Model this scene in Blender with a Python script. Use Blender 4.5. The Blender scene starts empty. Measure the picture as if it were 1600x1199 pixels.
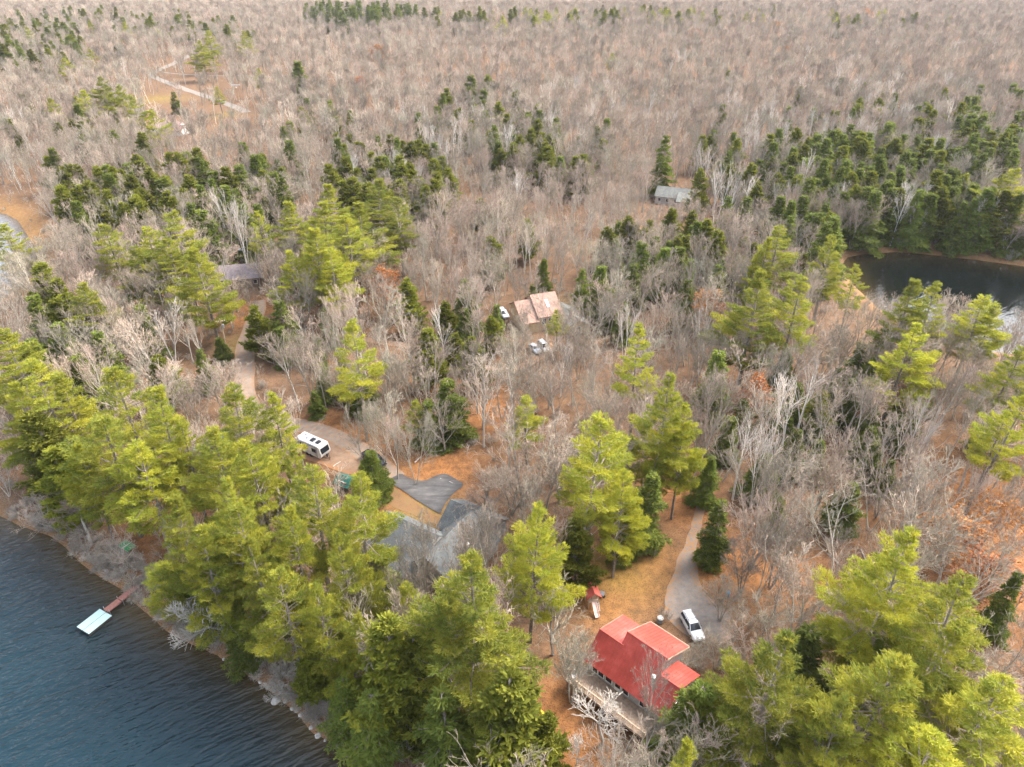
import bpy, math, random
import numpy as np
from mathutils import Matrix, Vector
rng = np.random.default_rng(7)
random.seed(7)
SC = bpy.context.scene
COL = SC.collection
R = math.radians

# ------------------------------------------------------------------ camera
F = 1100.0; PIT = R(31.5); H = 84.0            # focal length in px of the 1600 px photograph, pitch, height over the lake
cf = np.array([0, math.cos(PIT), -math.sin(PIT)]); cu = np.array([0, math.sin(PIT), math.cos(PIT)]); cr = np.array([1., 0, 0])
def unproject(x, y, z):
    d = cf*F + cr*(x-800) - cu*(y-599.5)
    return np.array([0, 0, H]) + d*((z-H)/d[2])
def project(p):
    q = np.asarray(p, float) - np.array([0, 0, H]); w = q @ cf
    return 800 + F*(q @ cr)/w, 599.5 - F*(q @ cu)/w, w
cam = bpy.data.cameras.new('camera'); co = bpy.data.objects.new('camera', cam); COL.objects.link(co)
cam.sensor_fit = 'HORIZONTAL'; cam.sensor_width = 36; cam.lens = 36*F/1600
cam.clip_start = 0.5; cam.clip_end = 20000
co.location = (0, 0, H); co.rotation_euler = (R(90)-PIT, 0, 0)
SC.camera = co

# ------------------------------------------------------------------ light
SUN_EL, SUN_AZ = R(46), R(62)      # azimuth from +Y towards +X
w = bpy.data.worlds.new('World'); SC.world = w; w.use_nodes = True
nt = w.node_tree; bg = nt.nodes['Background']
sky = nt.nodes.new('ShaderNodeTexSky'); sky.sky_type = 'NISHITA'; sky.sun_disc = False
sky.sun_elevation = SUN_EL; sky.sun_rotation = SUN_AZ; sky.air_density = 1.0; sky.dust_density = 4.0; sky.ozone_density = 1.0
hs = nt.nodes.new('ShaderNodeHueSaturation'); hs.inputs['Saturation'].default_value = 0.55
nt.links.new(sky.outputs[0], hs.inputs['Color']); nt.links.new(hs.outputs[0], bg.inputs[0]); bg.inputs[1].default_value = 0.15
sl = bpy.data.lights.new('sun', 'SUN'); sl.energy = 1.15; sl.angle = R(26); sl.color = (1, .94, .84)
so = bpy.data.objects.new('sun', sl); COL.objects.link(so)
sd = Vector((math.sin(SUN_AZ)*math.cos(SUN_EL), math.cos(SUN_AZ)*math.cos(SUN_EL), math.sin(SUN_EL)))
so.rotation_euler = sd.to_track_quat('Z', 'Y').to_euler()
SC.view_settings.view_transform = 'Standard'; SC.view_settings.look = 'None'
SC.view_settings.exposure = 2.14; SC.view_settings.gamma = 1
SC.cycles.use_denoising = True

# ------------------------------------------------------------------ materials
class Mat:
    def __init__(s, name):
        s.m = bpy.data.materials.new(name); s.m.use_nodes = True
        s.t = s.m.node_tree; s.b = s.t.nodes['Principled BSDF']
    def n(s, kind, **kw):
        x = s.t.nodes.new(kind)
        for k, v in kw.items(): setattr(x, k, v)
        return x
    def l(s, a, b): s.t.links.new(a, b)
    def coord(s, out='Object'):
        return s.n('ShaderNodeTexCoord').outputs[out]
    def noise(s, scale, detail=3, rough=.55, vec=None, out='Fac'):
        x = s.n('ShaderNodeTexNoise'); x.inputs['Scale'].default_value = scale; x.inputs['Detail'].default_value = detail
        x.inputs['Roughness'].default_value = rough
        if vec is not None: s.l(vec, x.inputs['Vector'])
        return x.outputs[out]
    def ramp(s, fac, stops, interp='LINEAR'):
        x = s.n('ShaderNodeValToRGB'); e = x.color_ramp; e.interpolation = interp
        while len(e.elements) < len(stops): e.elements.new(.5)
        for el, (p, c) in zip(e.elements, stops):
            el.position = p; el.color = (*c, 1) if len(c) == 3 else c
        s.l(fac, x.inputs[0]); return x.outputs[0]
    def mix(s, fac, a, b, mode='MIX'):
        x = s.n('ShaderNodeMix', data_type='RGBA', blend_type=mode)
        for v, i in ((fac, 0), (a, 6), (b, 7)):
            if hasattr(v, 'links') or isinstance(v, bpy.types.NodeSocket): s.l(v, x.inputs[i])
            else: x.inputs[i].default_value = v if i == 0 else ((*v, 1) if len(v) == 3 else v)
        return x.outputs[2]
    def math(s, op, a, b=0.0, clamp=False):
        x = s.n('ShaderNodeMath', operation=op); x.use_clamp = clamp
        for v, i in ((a, 0), (b, 1)):
            if isinstance(v, bpy.types.NodeSocket): s.l(v, x.inputs[i])
            else: x.inputs[i].default_value = v
        return x.outputs[0]
    def attr(s, name): return s.n('ShaderNodeAttribute', attribute_name=name).outputs['Fac']
    def rand(s): return s.n('ShaderNodeObjectInfo').outputs['Random']
    def base(s, c):
        if isinstance(c, bpy.types.NodeSocket): s.l(c, s.b.inputs['Base Color'])
        else: s.b.inputs['Base Color'].default_value = (*c, 1)
    def rough(s, v): s.b.inputs['Roughness'].default_value = v
    def bump(s, h, strength, dist):
        x = s.n('ShaderNodeBump'); x.inputs['Strength'].default_value = strength; x.inputs['Distance'].default_value = dist
        s.l(h, x.inputs['Height']); s.l(x.outputs[0], s.b.inputs['Normal'])

def plain(name, c, rough=.6, var=.25, scale=2.5, metal=0, spec=None):
    M = Mat(name)
    n = M.noise(scale, 4, .6, M.coord())
    a = tuple(x*(1-var) for x in c); b = tuple(min(1, x*(1+var)) for x in c)
    M.base(M.ramp(n, [(.3, a), (.7, b)])); M.rough(rough); M.b.inputs['Metallic'].default_value = metal
    if spec is not None: M.b.inputs['Specular IOR Level'].default_value = spec
    return M.m

def foliage(name, stops, tr=.3, hue=.03):
    """needles and leaves: colour from a per-blade value and a per-tree value, some light passing through"""
    M = Mat(name)
    v = M.math('ADD', M.math('MULTIPLY', M.attr('rnd'), .62), M.math('MULTIPLY', M.rand(), .38))
    c = M.ramp(v, stops)
    h = M.n('ShaderNodeHueSaturation'); M.l(c, h.inputs['Color'])
    M.l(M.math('ADD', .5-hue/2, M.math('MULTIPLY', M.rand(), hue)), h.inputs['Hue'])
    M.l(M.math('ADD', .85, M.math('MULTIPLY', M.math('FRACT', M.math('MULTIPLY', M.rand(), 7.3)), .3)), h.inputs['Value'])
    M.base(h.outputs[0]); M.rough(.7); M.b.inputs['Specular IOR Level'].default_value = .15
    t = M.n('ShaderNodeBsdfTranslucent'); M.l(h.outputs[0], t.inputs[0])
    x = M.n('ShaderNodeMixShader'); x.inputs[0].default_value = tr
    M.l(M.b.outputs[0], x.inputs[1]); M.l(t.outputs[0], x.inputs[2])
    M.l(x.outputs[0], M.t.nodes['Material Output'].inputs[0])
    return M.m

def bark(name, a, b, tint=.0, twig=None):
    M = Mat(name)
    n = M.noise(3, 4, .65, M.coord())
    c = M.ramp(n, [(.3, a), (.7, b)])
    if twig:
        tw = M.ramp(M.rand(), twig)
        c = M.mix(M.attr('tw'), c, tw)
    h = M.n('ShaderNodeHueSaturation'); M.l(c, h.inputs['Color'])
    M.l(M.math('ADD', .68, M.math('MULTIPLY', M.math('FRACT', M.math('MULTIPLY', M.rand(), 5.7)), .62)), h.inputs['Value'])
    M.base(h.outputs[0]); M.rough(.85); M.b.inputs['Specular IOR Level'].default_value = .2
    return M.m

MT = {}
MT['pine'] = foliage('pine_needles', [(.1, (.12, .175, .036)), (.36, (.25, .28, .042)), (.6, (.37, .365, .046)), (.88, (.51, .44, .05))], .44)
MT['hemlock'] = foliage('hemlock_needles', [(.1, (.085, .12, .024)), (.5, (.155, .192, .033)), (.9, (.245, .262, .042))], .36)
MT['cedar'] = foliage('cedar_sprays', [(.1, (.095, .115, .02)), (.5, (.18, .195, .026)), (.9, (.29, .27, .03))], .36)
MT['rust'] = foliage('rust_leaves', [(.1, (.25, .10, .035)), (.5, (.42, .18, .06)), (.9, (.55, .27, .10))], .25, .02)
TW = [(.0, (.27, .215, .165)), (.25, (.375, .295, .23)), (.5, (.29, .255, .185)), (.75, (.43, .315, .25)), (1., (.28, .265, .20))]
MT['bark'] = bark('grey_bark', (.30, .27, .225), (.51, .465, .40), twig=TW)
MT['birch'] = bark('birch_bark', (.56, .53, .475), (.76, .73, .675), twig=[(0, (.44, .37, .31)), (1, (.54, .47, .40))])
MT['pinebark'] = bark('pine_bark', (.16, .13, .10), (.32, .27, .22))
MT['deadwood'] = bark('dead_wood', (.36, .325, .28), (.56, .515, .46))

# ------------------------------------------------------------------ mesh helpers
def new_mesh(name, V, polys, mats=(), attrs=None, smooth=False):
    """V (n,3); polys: list of integer arrays (m,k); attrs: {name: per-vertex floats}"""
    me = bpy.data.meshes.new(name); V = np.asarray(V, np.float32)
    polys = [np.asarray(p, np.int32) for p in polys if len(p)]
    me.vertices.add(len(V)); me.vertices.foreach_set('co', V.ravel())
    nl = sum(p.size for p in polys); npol = sum(len(p) for p in polys)
    me.loops.add(nl); me.loops.foreach_set('vertex_index', np.concatenate([p.ravel() for p in polys]))
    tot = np.concatenate([np.full(len(p), p.shape[1], np.int32) for p in polys])
    st = np.concatenate([[0], np.cumsum(tot)[:-1]]).astype(np.int32)
    me.polygons.add(npol); me.polygons.foreach_set('loop_start', st)
    try: me.polygons.foreach_set('loop_total', tot)
    except Exception: pass
    for k, a in (attrs or {}).items():
        me.attributes.new(k, 'FLOAT', 'POINT').data.foreach_set('value', np.asarray(a, np.float32))
    for m in mats: me.materials.append(m)
    me.update(calc_edges=True)
    me.polygons.foreach_set('use_smooth', np.full(npol, smooth))
    me.validate()
    return me
def unit(v): return v/np.maximum(np.linalg.norm(v, axis=-1, keepdims=True), 1e-9)
def frusta(P0, P1, R0, R1, k=3):
    P0, P1 = np.asarray(P0, float), np.asarray(P1, float); R0, R1 = np.asarray(R0, float), np.asarray(R1, float); n = len(P0)
    d = unit(P1-P0); ref = np.where(np.abs(d[:, 2:3]) > .9, [[1., 0, 0]], [[0, 0, 1.]])
    a = unit(np.cross(d, ref)); b = np.cross(d, a)
    an = np.arange(k)*2*math.pi/k; ring = a[:, None]*np.cos(an)[None, :, None] + b[:, None]*np.sin(an)[None, :, None]
    V = np.concatenate([P0[:, None]+ring*R0[:, None, None], P1[:, None]+ring*R1[:, None, None]], 1).reshape(-1, 3)
    i = np.arange(k); j = (i+1) % k
    q = np.stack([i, j, j+k, i+k], 1)
    return V, (q[None]+(np.arange(n)*2*k)[:, None, None]).reshape(-1, 4)
def blades(P, D, L, Wd, spread, n, up=.25, g=None):
    """n thin needle bunches (triangles) at each point P about direction D"""
    g = g or rng
    P = np.repeat(P, n, 0); D = np.repeat(D, n, 0); m = len(P)
    d = unit(D + g.normal(0, spread, (m, 3)) + np.array([0, 0, up]))
    s = unit(np.cross(d, g.normal(0, 1, (m, 3))))
    ln = L*g.uniform(.65, 1.3, (m, 1)); wd = Wd*g.uniform(.7, 1.3, (m, 1))
    V = np.stack([P-s*wd*.5, P+s*wd*.5, P+d*ln+s*wd*.3, P+d*ln-s*wd*.3], 1).reshape(-1, 3)
    Q = np.arange(m*4).reshape(-1, 4)
    return V, Q

class MB:
    """collects boxes, prisms, tubes ... and links them as ONE mesh object"""
    def __init__(s): s.v = []; s.f = []; s.n = 0; s.m = np.eye(4)
    def put(s, V, faces):
        V = np.asarray(V, float); V = V @ s.m[:3, :3].T + s.m[:3, 3]
        s.v.append(V); s.f += [[i+s.n for i in q] for q in faces]; s.n += len(V)
    def at(s, loc=(0, 0, 0), rz=0, rx=0, ry=0):
        s.m = np.array(Matrix.Translation(loc) @ Matrix.Rotation(rz, 4, 'Z') @ Matrix.Rotation(ry, 4, 'Y') @ Matrix.Rotation(rx, 4, 'X')); return s
    def box(s, x0, x1, y0, y1, z0, z1, b=0):
        if b:
            s.loft([(x0, [(y0+b, z0+b), (y1-b, z0+b), (y1-b, z1-b), (y0+b, z1-b)]), (x0+b, [(y0, z0), (y1, z0), (y1, z1), (y0, z1)]),
                    (x1-b, [(y0, z0), (y1, z0), (y1, z1), (y0, z1)]), (x1, [(y0+b, z0+b), (y1-b, z0+b), (y1-b, z1-b), (y0+b, z1-b)])]); return s
        V = [(x, y, z) for z in (z0, z1) for x, y in ((x0, y0), (x1, y0), (x1, y1), (x0, y1))]
        s.put(V, [[3, 2, 1, 0], [4, 5, 6, 7], [0, 1, 5, 4], [1, 2, 6, 5], [2, 3, 7, 6], [3, 0, 4, 7]]); return s
    def loft(s, secs, cap=True):
        k = len(secs[0][1]); V = [(x, y, z) for x, pts in secs for y, z in pts]; fs = []
        for i in range(len(secs)-1):
            for j in range(k):
                a, b = i*k+j, i*k+(j+1) % k; fs.append([a, a+k, b+k, b])
        if cap: fs.append(list(range(k))); fs.append([len(V)-k+j for j in reversed(range(k))])
        s.put(V, fs); return s
    def prism(s, pts, z0, z1):
        k = len(pts); V = [(x, y, z0) for x, y in pts] + [(x, y, z1) for x, y in pts]
        s.put(V, [list(reversed(range(k))), list(range(k, 2*k))] + [[i, (i+1) % k, (i+1) % k+k, i+k] for i in range(k)]); return s
    def quad(s, pts, th):
        """a slab of thickness th hanging under the quad pts (given counter-clockwise from above)"""
        P = np.asarray(pts, float); n = unit(np.cross(P[1]-P[0], P[2]-P[0])); k = len(P)
        s.put(np.concatenate([P, P-n*th]), [list(range(k)), [k+i for i in reversed(range(k))]] + [[(i+1) % k, i, i+k, (i+1) % k+k] for i in range(k)]); return s
    def tube(s, pts, r, k=8):
        pts = np.asarray(pts, float); r = np.broadcast_to(np.asarray(r, float), (len(pts),)); V = []
        for i, p in enumerate(pts):
            d = unit(pts[min(i+1, len(pts)-1)]-pts[max(i-1, 0)]); ref = np.array([1., 0, 0]) if abs(d[2]) > .9 else np.array([0, 0, 1.])
            a = unit(np.cross(d, ref)); b = np.cross(d, a)
            V += [p+r[i]*(a*math.cos(t)+b*math.sin(t)) for t in np.arange(k)*2*math.pi/k]
        fs = []
        for i in range(len(pts)-1):
            for j in range(k): fs.append([i*k+j, i*k+(j+1) % k, (i+1)*k+(j+1) % k, (i+1)*k+j])
        fs += [list(reversed(range(k))), [len(V)-k+j for j in range(k)]]
        s.put(V, fs); return s
    def lathe(s, prof, k=16):
        V = [(r*math.cos(t), r*math.sin(t), z) for r, z in prof for t in np.arange(k)*2*math.pi/k]; fs = []
        for i in range(len(prof)-1):
            for j in range(k): fs.append([i*k+j, i*k+(j+1) % k, (i+1)*k+(j+1) % k, (i+1)*k+j])
        fs += [list(reversed(range(k))), [len(V)-k+j for j in range(k)]]
        s.put(V, fs); return s
    def obj(s, name, mat, parent=None, smooth=False):
        me = bpy.data.meshes.new(name); me.from_pydata(np.concatenate(s.v).tolist(), [], s.f); me.materials.append(mat); me.validate()
        if smooth:
            me.polygons.foreach_set('use_smooth', np.full(len(me.polygons), True))
            try: me.set_sharp_from_angle(angle=R(35))
            except Exception: pass
        o = bpy.data.objects.new(name, me); COL.objects.link(o)
        if parent: o.parent = parent
        return o
def tag(o, label=None, cat=None, group=None, kind=None):
    for k, v in (('label', label), ('category', cat), ('group', group), ('kind', kind)):
        if v: o[k] = v
    return o
def empty(name, loc, rz=0, label=None, cat=None, group=None, scale=None):
    o = bpy.data.objects.new(name, None); COL.objects.link(o); o.location = loc; o.rotation_euler = (0, 0, rz); o.empty_display_size = .5
    if scale is not None: o.scale = scale
    return tag(o, label, cat, group)
def link(name, me, parent=None, loc=None):
    o = bpy.data.objects.new(name, me); COL.objects.link(o)
    if parent: o.parent = parent
    if loc is not None: o.location = loc
    return o
def copy_tree(o, parent=None):
    c = o.copy(); COL.objects.link(c); c.parent = parent
    for ch in list(o.children): copy_tree(ch, c)
    return c

# ------------------------------------------------------------------ terrain
def up2(pts, z=0.0): return np.array([unproject(x, y, z)[:2] for x, y in pts])
shore = [(-60, 780), (0, 807), (30, 822), (78, 838), (101, 855), (125, 880), (142, 893), (165, 908), (189, 921), (204, 938), (232, 962), (263, 990), (300, 1008), (337, 1024), (371, 1046),
         (405, 1068), (439, 1095), (466, 1118), (486, 1145), (516, 1160), (540, 1182), (575, 1215)]
lake = np.concatenate([up2(shore), [(-8, 34), (0, 20), (0, -60), (-400, -60), (-400, 118), (-180, 112)]])
cove = np.concatenate([up2([(-30, 326), (10, 335), (28, 345), (44, 370), (60, 395), (52, 425), (35, 450), (0, 470), (-60, 480)]), [(-330, 180), (-330, 275)]])
pond = np.concatenate([up2([(1322, 403), (1345, 398), (1400, 394), (1460, 399), (1530, 407), (1610, 418)]), [(200, 207), (240, 190), (230, 150), (180, 158)],
                       up2([(1600, 555), (1540, 550), (1480, 540), (1420, 515), (1370, 480), (1332, 444), (1315, 418)])])
def sdist(poly, X, Y):
    """signed distance, positive outside the polygon"""
    X = np.asarray(X, float); Y = np.asarray(Y, float); d = np.full(X.shape, 1e9); ins = np.zeros(X.shape, bool); n = len(poly)
    for i in range(n):
        (ax, ay), (bx, by) = poly[i], poly[(i+1) % n]; ex, ey = bx-ax, by-ay
        t = np.clip(((X-ax)*ex+(Y-ay)*ey)/(ex*ex+ey*ey+1e-9), 0, 1)
        d = np.minimum(d, np.hypot(X-ax-t*ex, Y-ay-t*ey))
        c = (ay > Y) != (by > Y)
        ins ^= c & (X < ex*(Y-ay)/(ey if abs(ey) > 1e-9 else 1e-9)+ax)
    return np.where(ins, -d, d)
def vnoise(X, Y, s, seed=0):
    x, y = np.asarray(X)/s, np.asarray(Y)/s; xi, yi = np.floor(x).astype(int), np.floor(y).astype(int); fx, fy = x-xi, y-yi
    fx, fy = fx*fx*(3-2*fx), fy*fy*(3-2*fy)
    def h(a, b):
        v = np.sin(a*127.1+b*311.7+seed*74.7)*43758.5453; return v-np.floor(v)
    return (h(xi, yi)*(1-fx)+h(xi+1, yi)*fx)*(1-fy)+(h(xi, yi+1)*(1-fx)+h(xi+1, yi+1)*fx)*fy
def water_dist(X, Y): return np.minimum(np.minimum(sdist(lake, X, Y), sdist(cove, X, Y)), sdist(pond, X, Y))
def height(X, Y, d=None):
    X = np.asarray(X, float); Y = np.asarray(Y, float)
    if d is None: d = water_dist(X, Y)
    land = 2.6*(1-np.exp(-np.maximum(d, 0)/6))+1.4*np.clip(d/60, 0, 1)
    land = land + np.clip(d/80, 0, 1)*(3.0*(vnoise(X, Y, 170, 3)-.5)+1.2*(vnoise(X, Y, 60, 5)-.5)) + .25*(vnoise(X, Y, 9, 8)-.5)*np.clip(d/6, 0, 1)
    land = land + np.clip((Y-500)/1500, 0, 1)*16*vnoise(X, Y, 520, 11)
    return np.where(d > 0, land-.02, np.maximum(-2.5, d*.35)-.05)
def hz(x, y): return float(height(np.array([x]), np.array([y]))[0])
def ground(px, py, h=0.0):
    """the point h metres over the ground seen at pixel (px, py) of the photograph"""
    z = 4.0
    for _ in range(6):
        p = unproject(px, py, z+h); z = hz(p[0], p[1])
    return np.array([p[0], p[1], z])

# things with a fixed place, needed early: roads and clearings (pixels of the photograph)
ROADS = {
    'gravel_road': (4.2, [(404, 470), (402, 490), (390, 520), (381, 540), (384, 570), (380, 602), (388, 630), (405, 652), (440, 662), (480, 667), (520, 680), (552, 697), (578, 715), (600, 734), (618, 749)]),
    'house_drive': (2.4, [(560, 530), (620, 538), (665, 545), (705, 562), (740, 571), (775, 580), (815, 575), (845, 556), (872, 535)]),
    'far_road': (5.5, [(300, 86), (275, 98), (252, 108), (232, 117), (255, 127), (286, 139), (311, 147), (352, 161), (386, 176)]),
    'side_track': (3.5, [(252, 113), (290, 117), (336, 119), (385, 119), (440, 121), (520, 124)]),
}
GRAVEL = {  # gravel areas as outlines
    'red_drive': [(1088, 772), (1103, 790), (1099, 815), (1088, 850), (1086, 878), (1094, 912), (1112, 936), (1136, 950), (1150, 975), (1140, 1003), (1112, 1006), (1085, 1000), (1060, 985), (1040, 962), (1036, 948), (1045, 915), (1058, 880), (1072, 845), (1084, 815), (1086, 790)],
    'trailer_yard': [(452, 690), (470, 674), (520, 682), (556, 700), (585, 722), (566, 744), (530, 738), (500, 724), (470, 716)],
}
ASPHALT = [(605, 752), (615, 746), (626, 740), (636, 746), (650, 751), (664, 752), (676, 747), (687, 741), (697, 741), (712, 749), (726, 757), (717, 765), (707, 773), (697, 785), (690, 800), (688, 804), (678, 799), (660, 788), (645, 778), (624, 764)]
LAWN = [(607, 757), (624, 768), (645, 782), (660, 792), (680, 803), (690, 808), (688, 822), (660, 812), (624, 797), (600, 785), (590, 770)]
def poly_area(pts): return np.array([ground(x, y)[:2] for x, y in pts])
ROADP = {k: (wd, poly_area(p)) for k, (wd, p) in ROADS.items()}
GRAVP = {k: poly_area(p) for k, p in GRAVEL.items()}
ASPHP = poly_area(ASPHALT); LAWNP = poly_area(LAWN)
def line_dist(P, X, Y):
    d = np.full(np.shape(X), 1e9)
    for (ax, ay), (bx, by) in zip(P[:-1], P[1:]):
        ex, ey = bx-ax, by-ay; t = np.clip(((X-ax)*ex+(Y-ay)*ey)/(ex*ex+ey*ey+1e-9), 0, 1)
        d = np.minimum(d, np.hypot(X-ax-t*ex, Y-ay-t*ey))
    return d
def road_dist(X, Y):
    d = np.full(np.shape(X), 1e9)
    for wd, P in ROADP.values(): d = np.minimum(d, line_dist(P, X, Y)-wd/2)
    for P in list(GRAVP.values())+[ASPHP, LAWNP]: d = np.minimum(d, sdist(P, X, Y))
    return d
# bright fresh leaf litter and grassy spots: pixel centre, radius in metres, kind
LITTER = [((670, 728), 9), ((700, 735), 8), ((620, 770), 6), ((590, 735), 5), ((540, 690), 8), ((960, 900), 9), ((990, 870), 8), ((950, 940), 6), ((1070, 790), 7), ((1120, 900), 6), ((1160, 880), 9), ((1230, 900), 8),
          ((880, 1110), 6), ((900, 1170), 6), ((870, 1150), 5), ((270, 790), 8), ((250, 830), 6), ((190, 880), 6), ((1500, 850), 14), ((760, 640), 10), ((700, 600), 9), ((500, 670), 7), ((400, 480), 8), ((380, 500), 6), ((1060, 760), 7), ((1560, 900), 14), ((1520, 780), 14)]
GRASS = [((955, 890), 7), ((985, 860), 5), ((245, 155), 15), ((660, 800), 5), ((905, 480), 7), ((390, 540), 6), ((350, 180), 9)]

def blobs(lst, X, Y):
    m = np.zeros(np.shape(X))
    for (px, py), r in lst:
        p = ground(px, py); m = np.maximum(m, np.exp(-(((X-p[0])**2+(Y-p[1])**2)/(r*r))))
    return m
ys = np.concatenate([np.arange(-60, 40, 4.), np.arange(40, 130, .8), 130*1.0115**np.arange(0, 345)]); nx = 330
uu = np.linspace(-1, 1, nx); hw = 60+np.maximum(ys, 40)*1.05
GX = uu[None]*hw[:, None]; GY = np.repeat(ys[:, None], nx, 1)
D = water_dist(GX, GY); GZ = height(GX, GY, D)
idx = np.arange(len(ys)*nx).reshape(len(ys), nx)
Q = np.stack([idx[:-1, :-1], idx[:-1, 1:], idx[1:, 1:], idx[1:, :-1]], -1).reshape(-1, 4)
marsh = np.exp(-(np.maximum(sdist(cove, GX, GY), 0)/8)**2)*(.75+.5*vnoise(GX, GY, 8, 2)) + np.exp(-(np.maximum(sdist(pond, GX, GY), 0)/4)**2)*.7
bank = np.exp(-(np.maximum(sdist(lake, GX, GY), 0)/2.2)**2)
me = new_mesh('ground', np.stack([GX, GY, GZ], -1).reshape(-1, 3), [Q],
              attrs={'litter': blobs(LITTER, GX, GY).ravel(), 'grass': blobs(GRASS, GX, GY).ravel(), 'marsh': np.clip(marsh, 0, 1).ravel(), 'bank': bank.ravel()}, smooth=True)
M = Mat('leaf_litter'); P = M.coord()
n1 = M.noise(.09, 4, .6, P); n2 = M.noise(.7, 4, .65, P); n3 = M.noise(5.5, 3, .7, P)
c = M.ramp(n2, [(.25, (.095, .055, .032)), (.45, (.16, .088, .048)), (.6, (.225, .12, .065)), (.78, (.235, .155, .095))])
c = M.mix(M.math('MULTIPLY', n1, .75), c, (.165, .115, .075))
lit = M.ramp(n2, [(.28, (.13, .07, .035)), (.42, (.23, .105, .042)), (.55, (.32, .14, .05)), (.72, (.36, .18, .07)), (.85, (.27, .19, .12))])
c = M.mix(M.math('MULTIPLY', M.attr('litter'), M.math('ADD', .45, n1), True), c, lit)
gr = M.ramp(n2, [(.3, (.20, .14, .03)), (.7, (.27, .20, .05))])
c = M.mix(M.math('MULTIPLY', M.attr('grass'), M.math('ADD', .05, n1), True), c, gr)
c = M.mix(M.attr('marsh'), c, M.ramp(n2, [(.3, (.27, .14, .055)), (.7, (.37, .215, .095))]))
c = M.mix(M.math('MULTIPLY', M.attr('bank'), .8), c, M.ramp(n3, [(.3, (.17, .095, .05)), (.6, (.31, .18, .09)), (.8, (.42, .30, .19))]))
sp = M.ramp(n3, [(.34, (.45, .45, .45)), (.5, (1, 1, 1)), (.68, (1.0, 1.0, 1.0)), (.8, (1.45, 1.35, 1.2))])
c = M.mix(1.0, c, sp, 'MULTIPLY')
M.base(c); M.rough(.95); M.b.inputs['Specular IOR Level'].default_value = .1
M.bump(M.math('ADD', n3, n2), .6, .12)
me.materials.append(M.m)
tag(link('ground', me), kind='structure', label='leaf covered forest floor', cat='ground')

# water sheets
def water_sheet(name, poly, x0, x1, y0, y1, step, calm, label, deep_or_sky):
    xs = np.arange(x0, x1+step, step); yy = np.arange(y0, y1+step, step); X, Y = np.meshgrid(xs, yy)
    d = sdist(poly, X, Y); n = len(xs); i = np.arange(X.size).reshape(X.shape)
    q = np.stack([i[:-1, :-1], i[:-1, 1:], i[1:, 1:], i[1:, :-1]], -1).reshape(-1, 4)
    keep = (d.ravel()[q] < step*3).any(1); q = q[keep]
    us, inv = np.unique(q, return_inverse=True); V = np.stack([X.ravel(), Y.ravel(), np.zeros(X.size)], 1)[us]
    me = new_mesh(name, V, [inv.reshape(-1, 4)], attrs={'shallow': np.exp(np.minimum(d, 0)/3.2).ravel()[us]}, smooth=True)
    M = Mat(name+'_surface'); P = M.coord()
    mp = M.n('ShaderNodeMapping'); M.l(P, mp.inputs[0]); mp.vector_type = 'TEXTURE'; mp.inputs['Rotation'].default_value = (0, 0, R(36)); mp.inputs['Scale'].default_value = (4.2, 1, 1)
    mq = M.n('ShaderNodeMapping'); M.l(P, mq.inputs[0]); mq.vector_type = 'TEXTURE'; mq.inputs['Rotation'].default_value = (0, 0, R(24)); mq.inputs['Scale'].default_value = (3.2, 1, 1)
    a = M.noise(.85, 2, .5, mp.outputs[0]); b = M.noise(2.3, 2, .5, mq.outputs[0]); big = M.noise(.05, 2, .5, P)
    hgt = M.math('ADD', M.math('MULTIPLY', a, 1.0), M.math('MULTIPLY', b, .35))
    c = M.mix(M.attr('shallow'), deep_or_sky, (.075, .05, .02))
    M.base(c); M.rough(.06); M.b.inputs['IOR'].default_value = 1.33; M.b.inputs['Specular IOR Level'].default_value = .5
    M.bump(M.math('MULTIPLY', hgt, M.math('ADD', .5, big)), 1.0 if not calm else .12, .8 if not calm else .5)
    me.materials.append(M.m)
    tag(link(name, me), kind='structure', label=label, cat='water')
water_sheet('lake_water', lake, -230, 0, -60, 125, 1.6, False, 'rippled dark blue lake', (.007, .024, .034))
water_sheet('cove_water', cove, -260, -140, 160, 285, 2, False, 'pale cove of open water', (.22, .26, .30))  # pale sky reflection is painted into the cove's base colour
water_sheet('pond_water', pond, 95, 245, 145, 220, 1.6, True, 'dark still pond', (.003, .005, .005))

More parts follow.
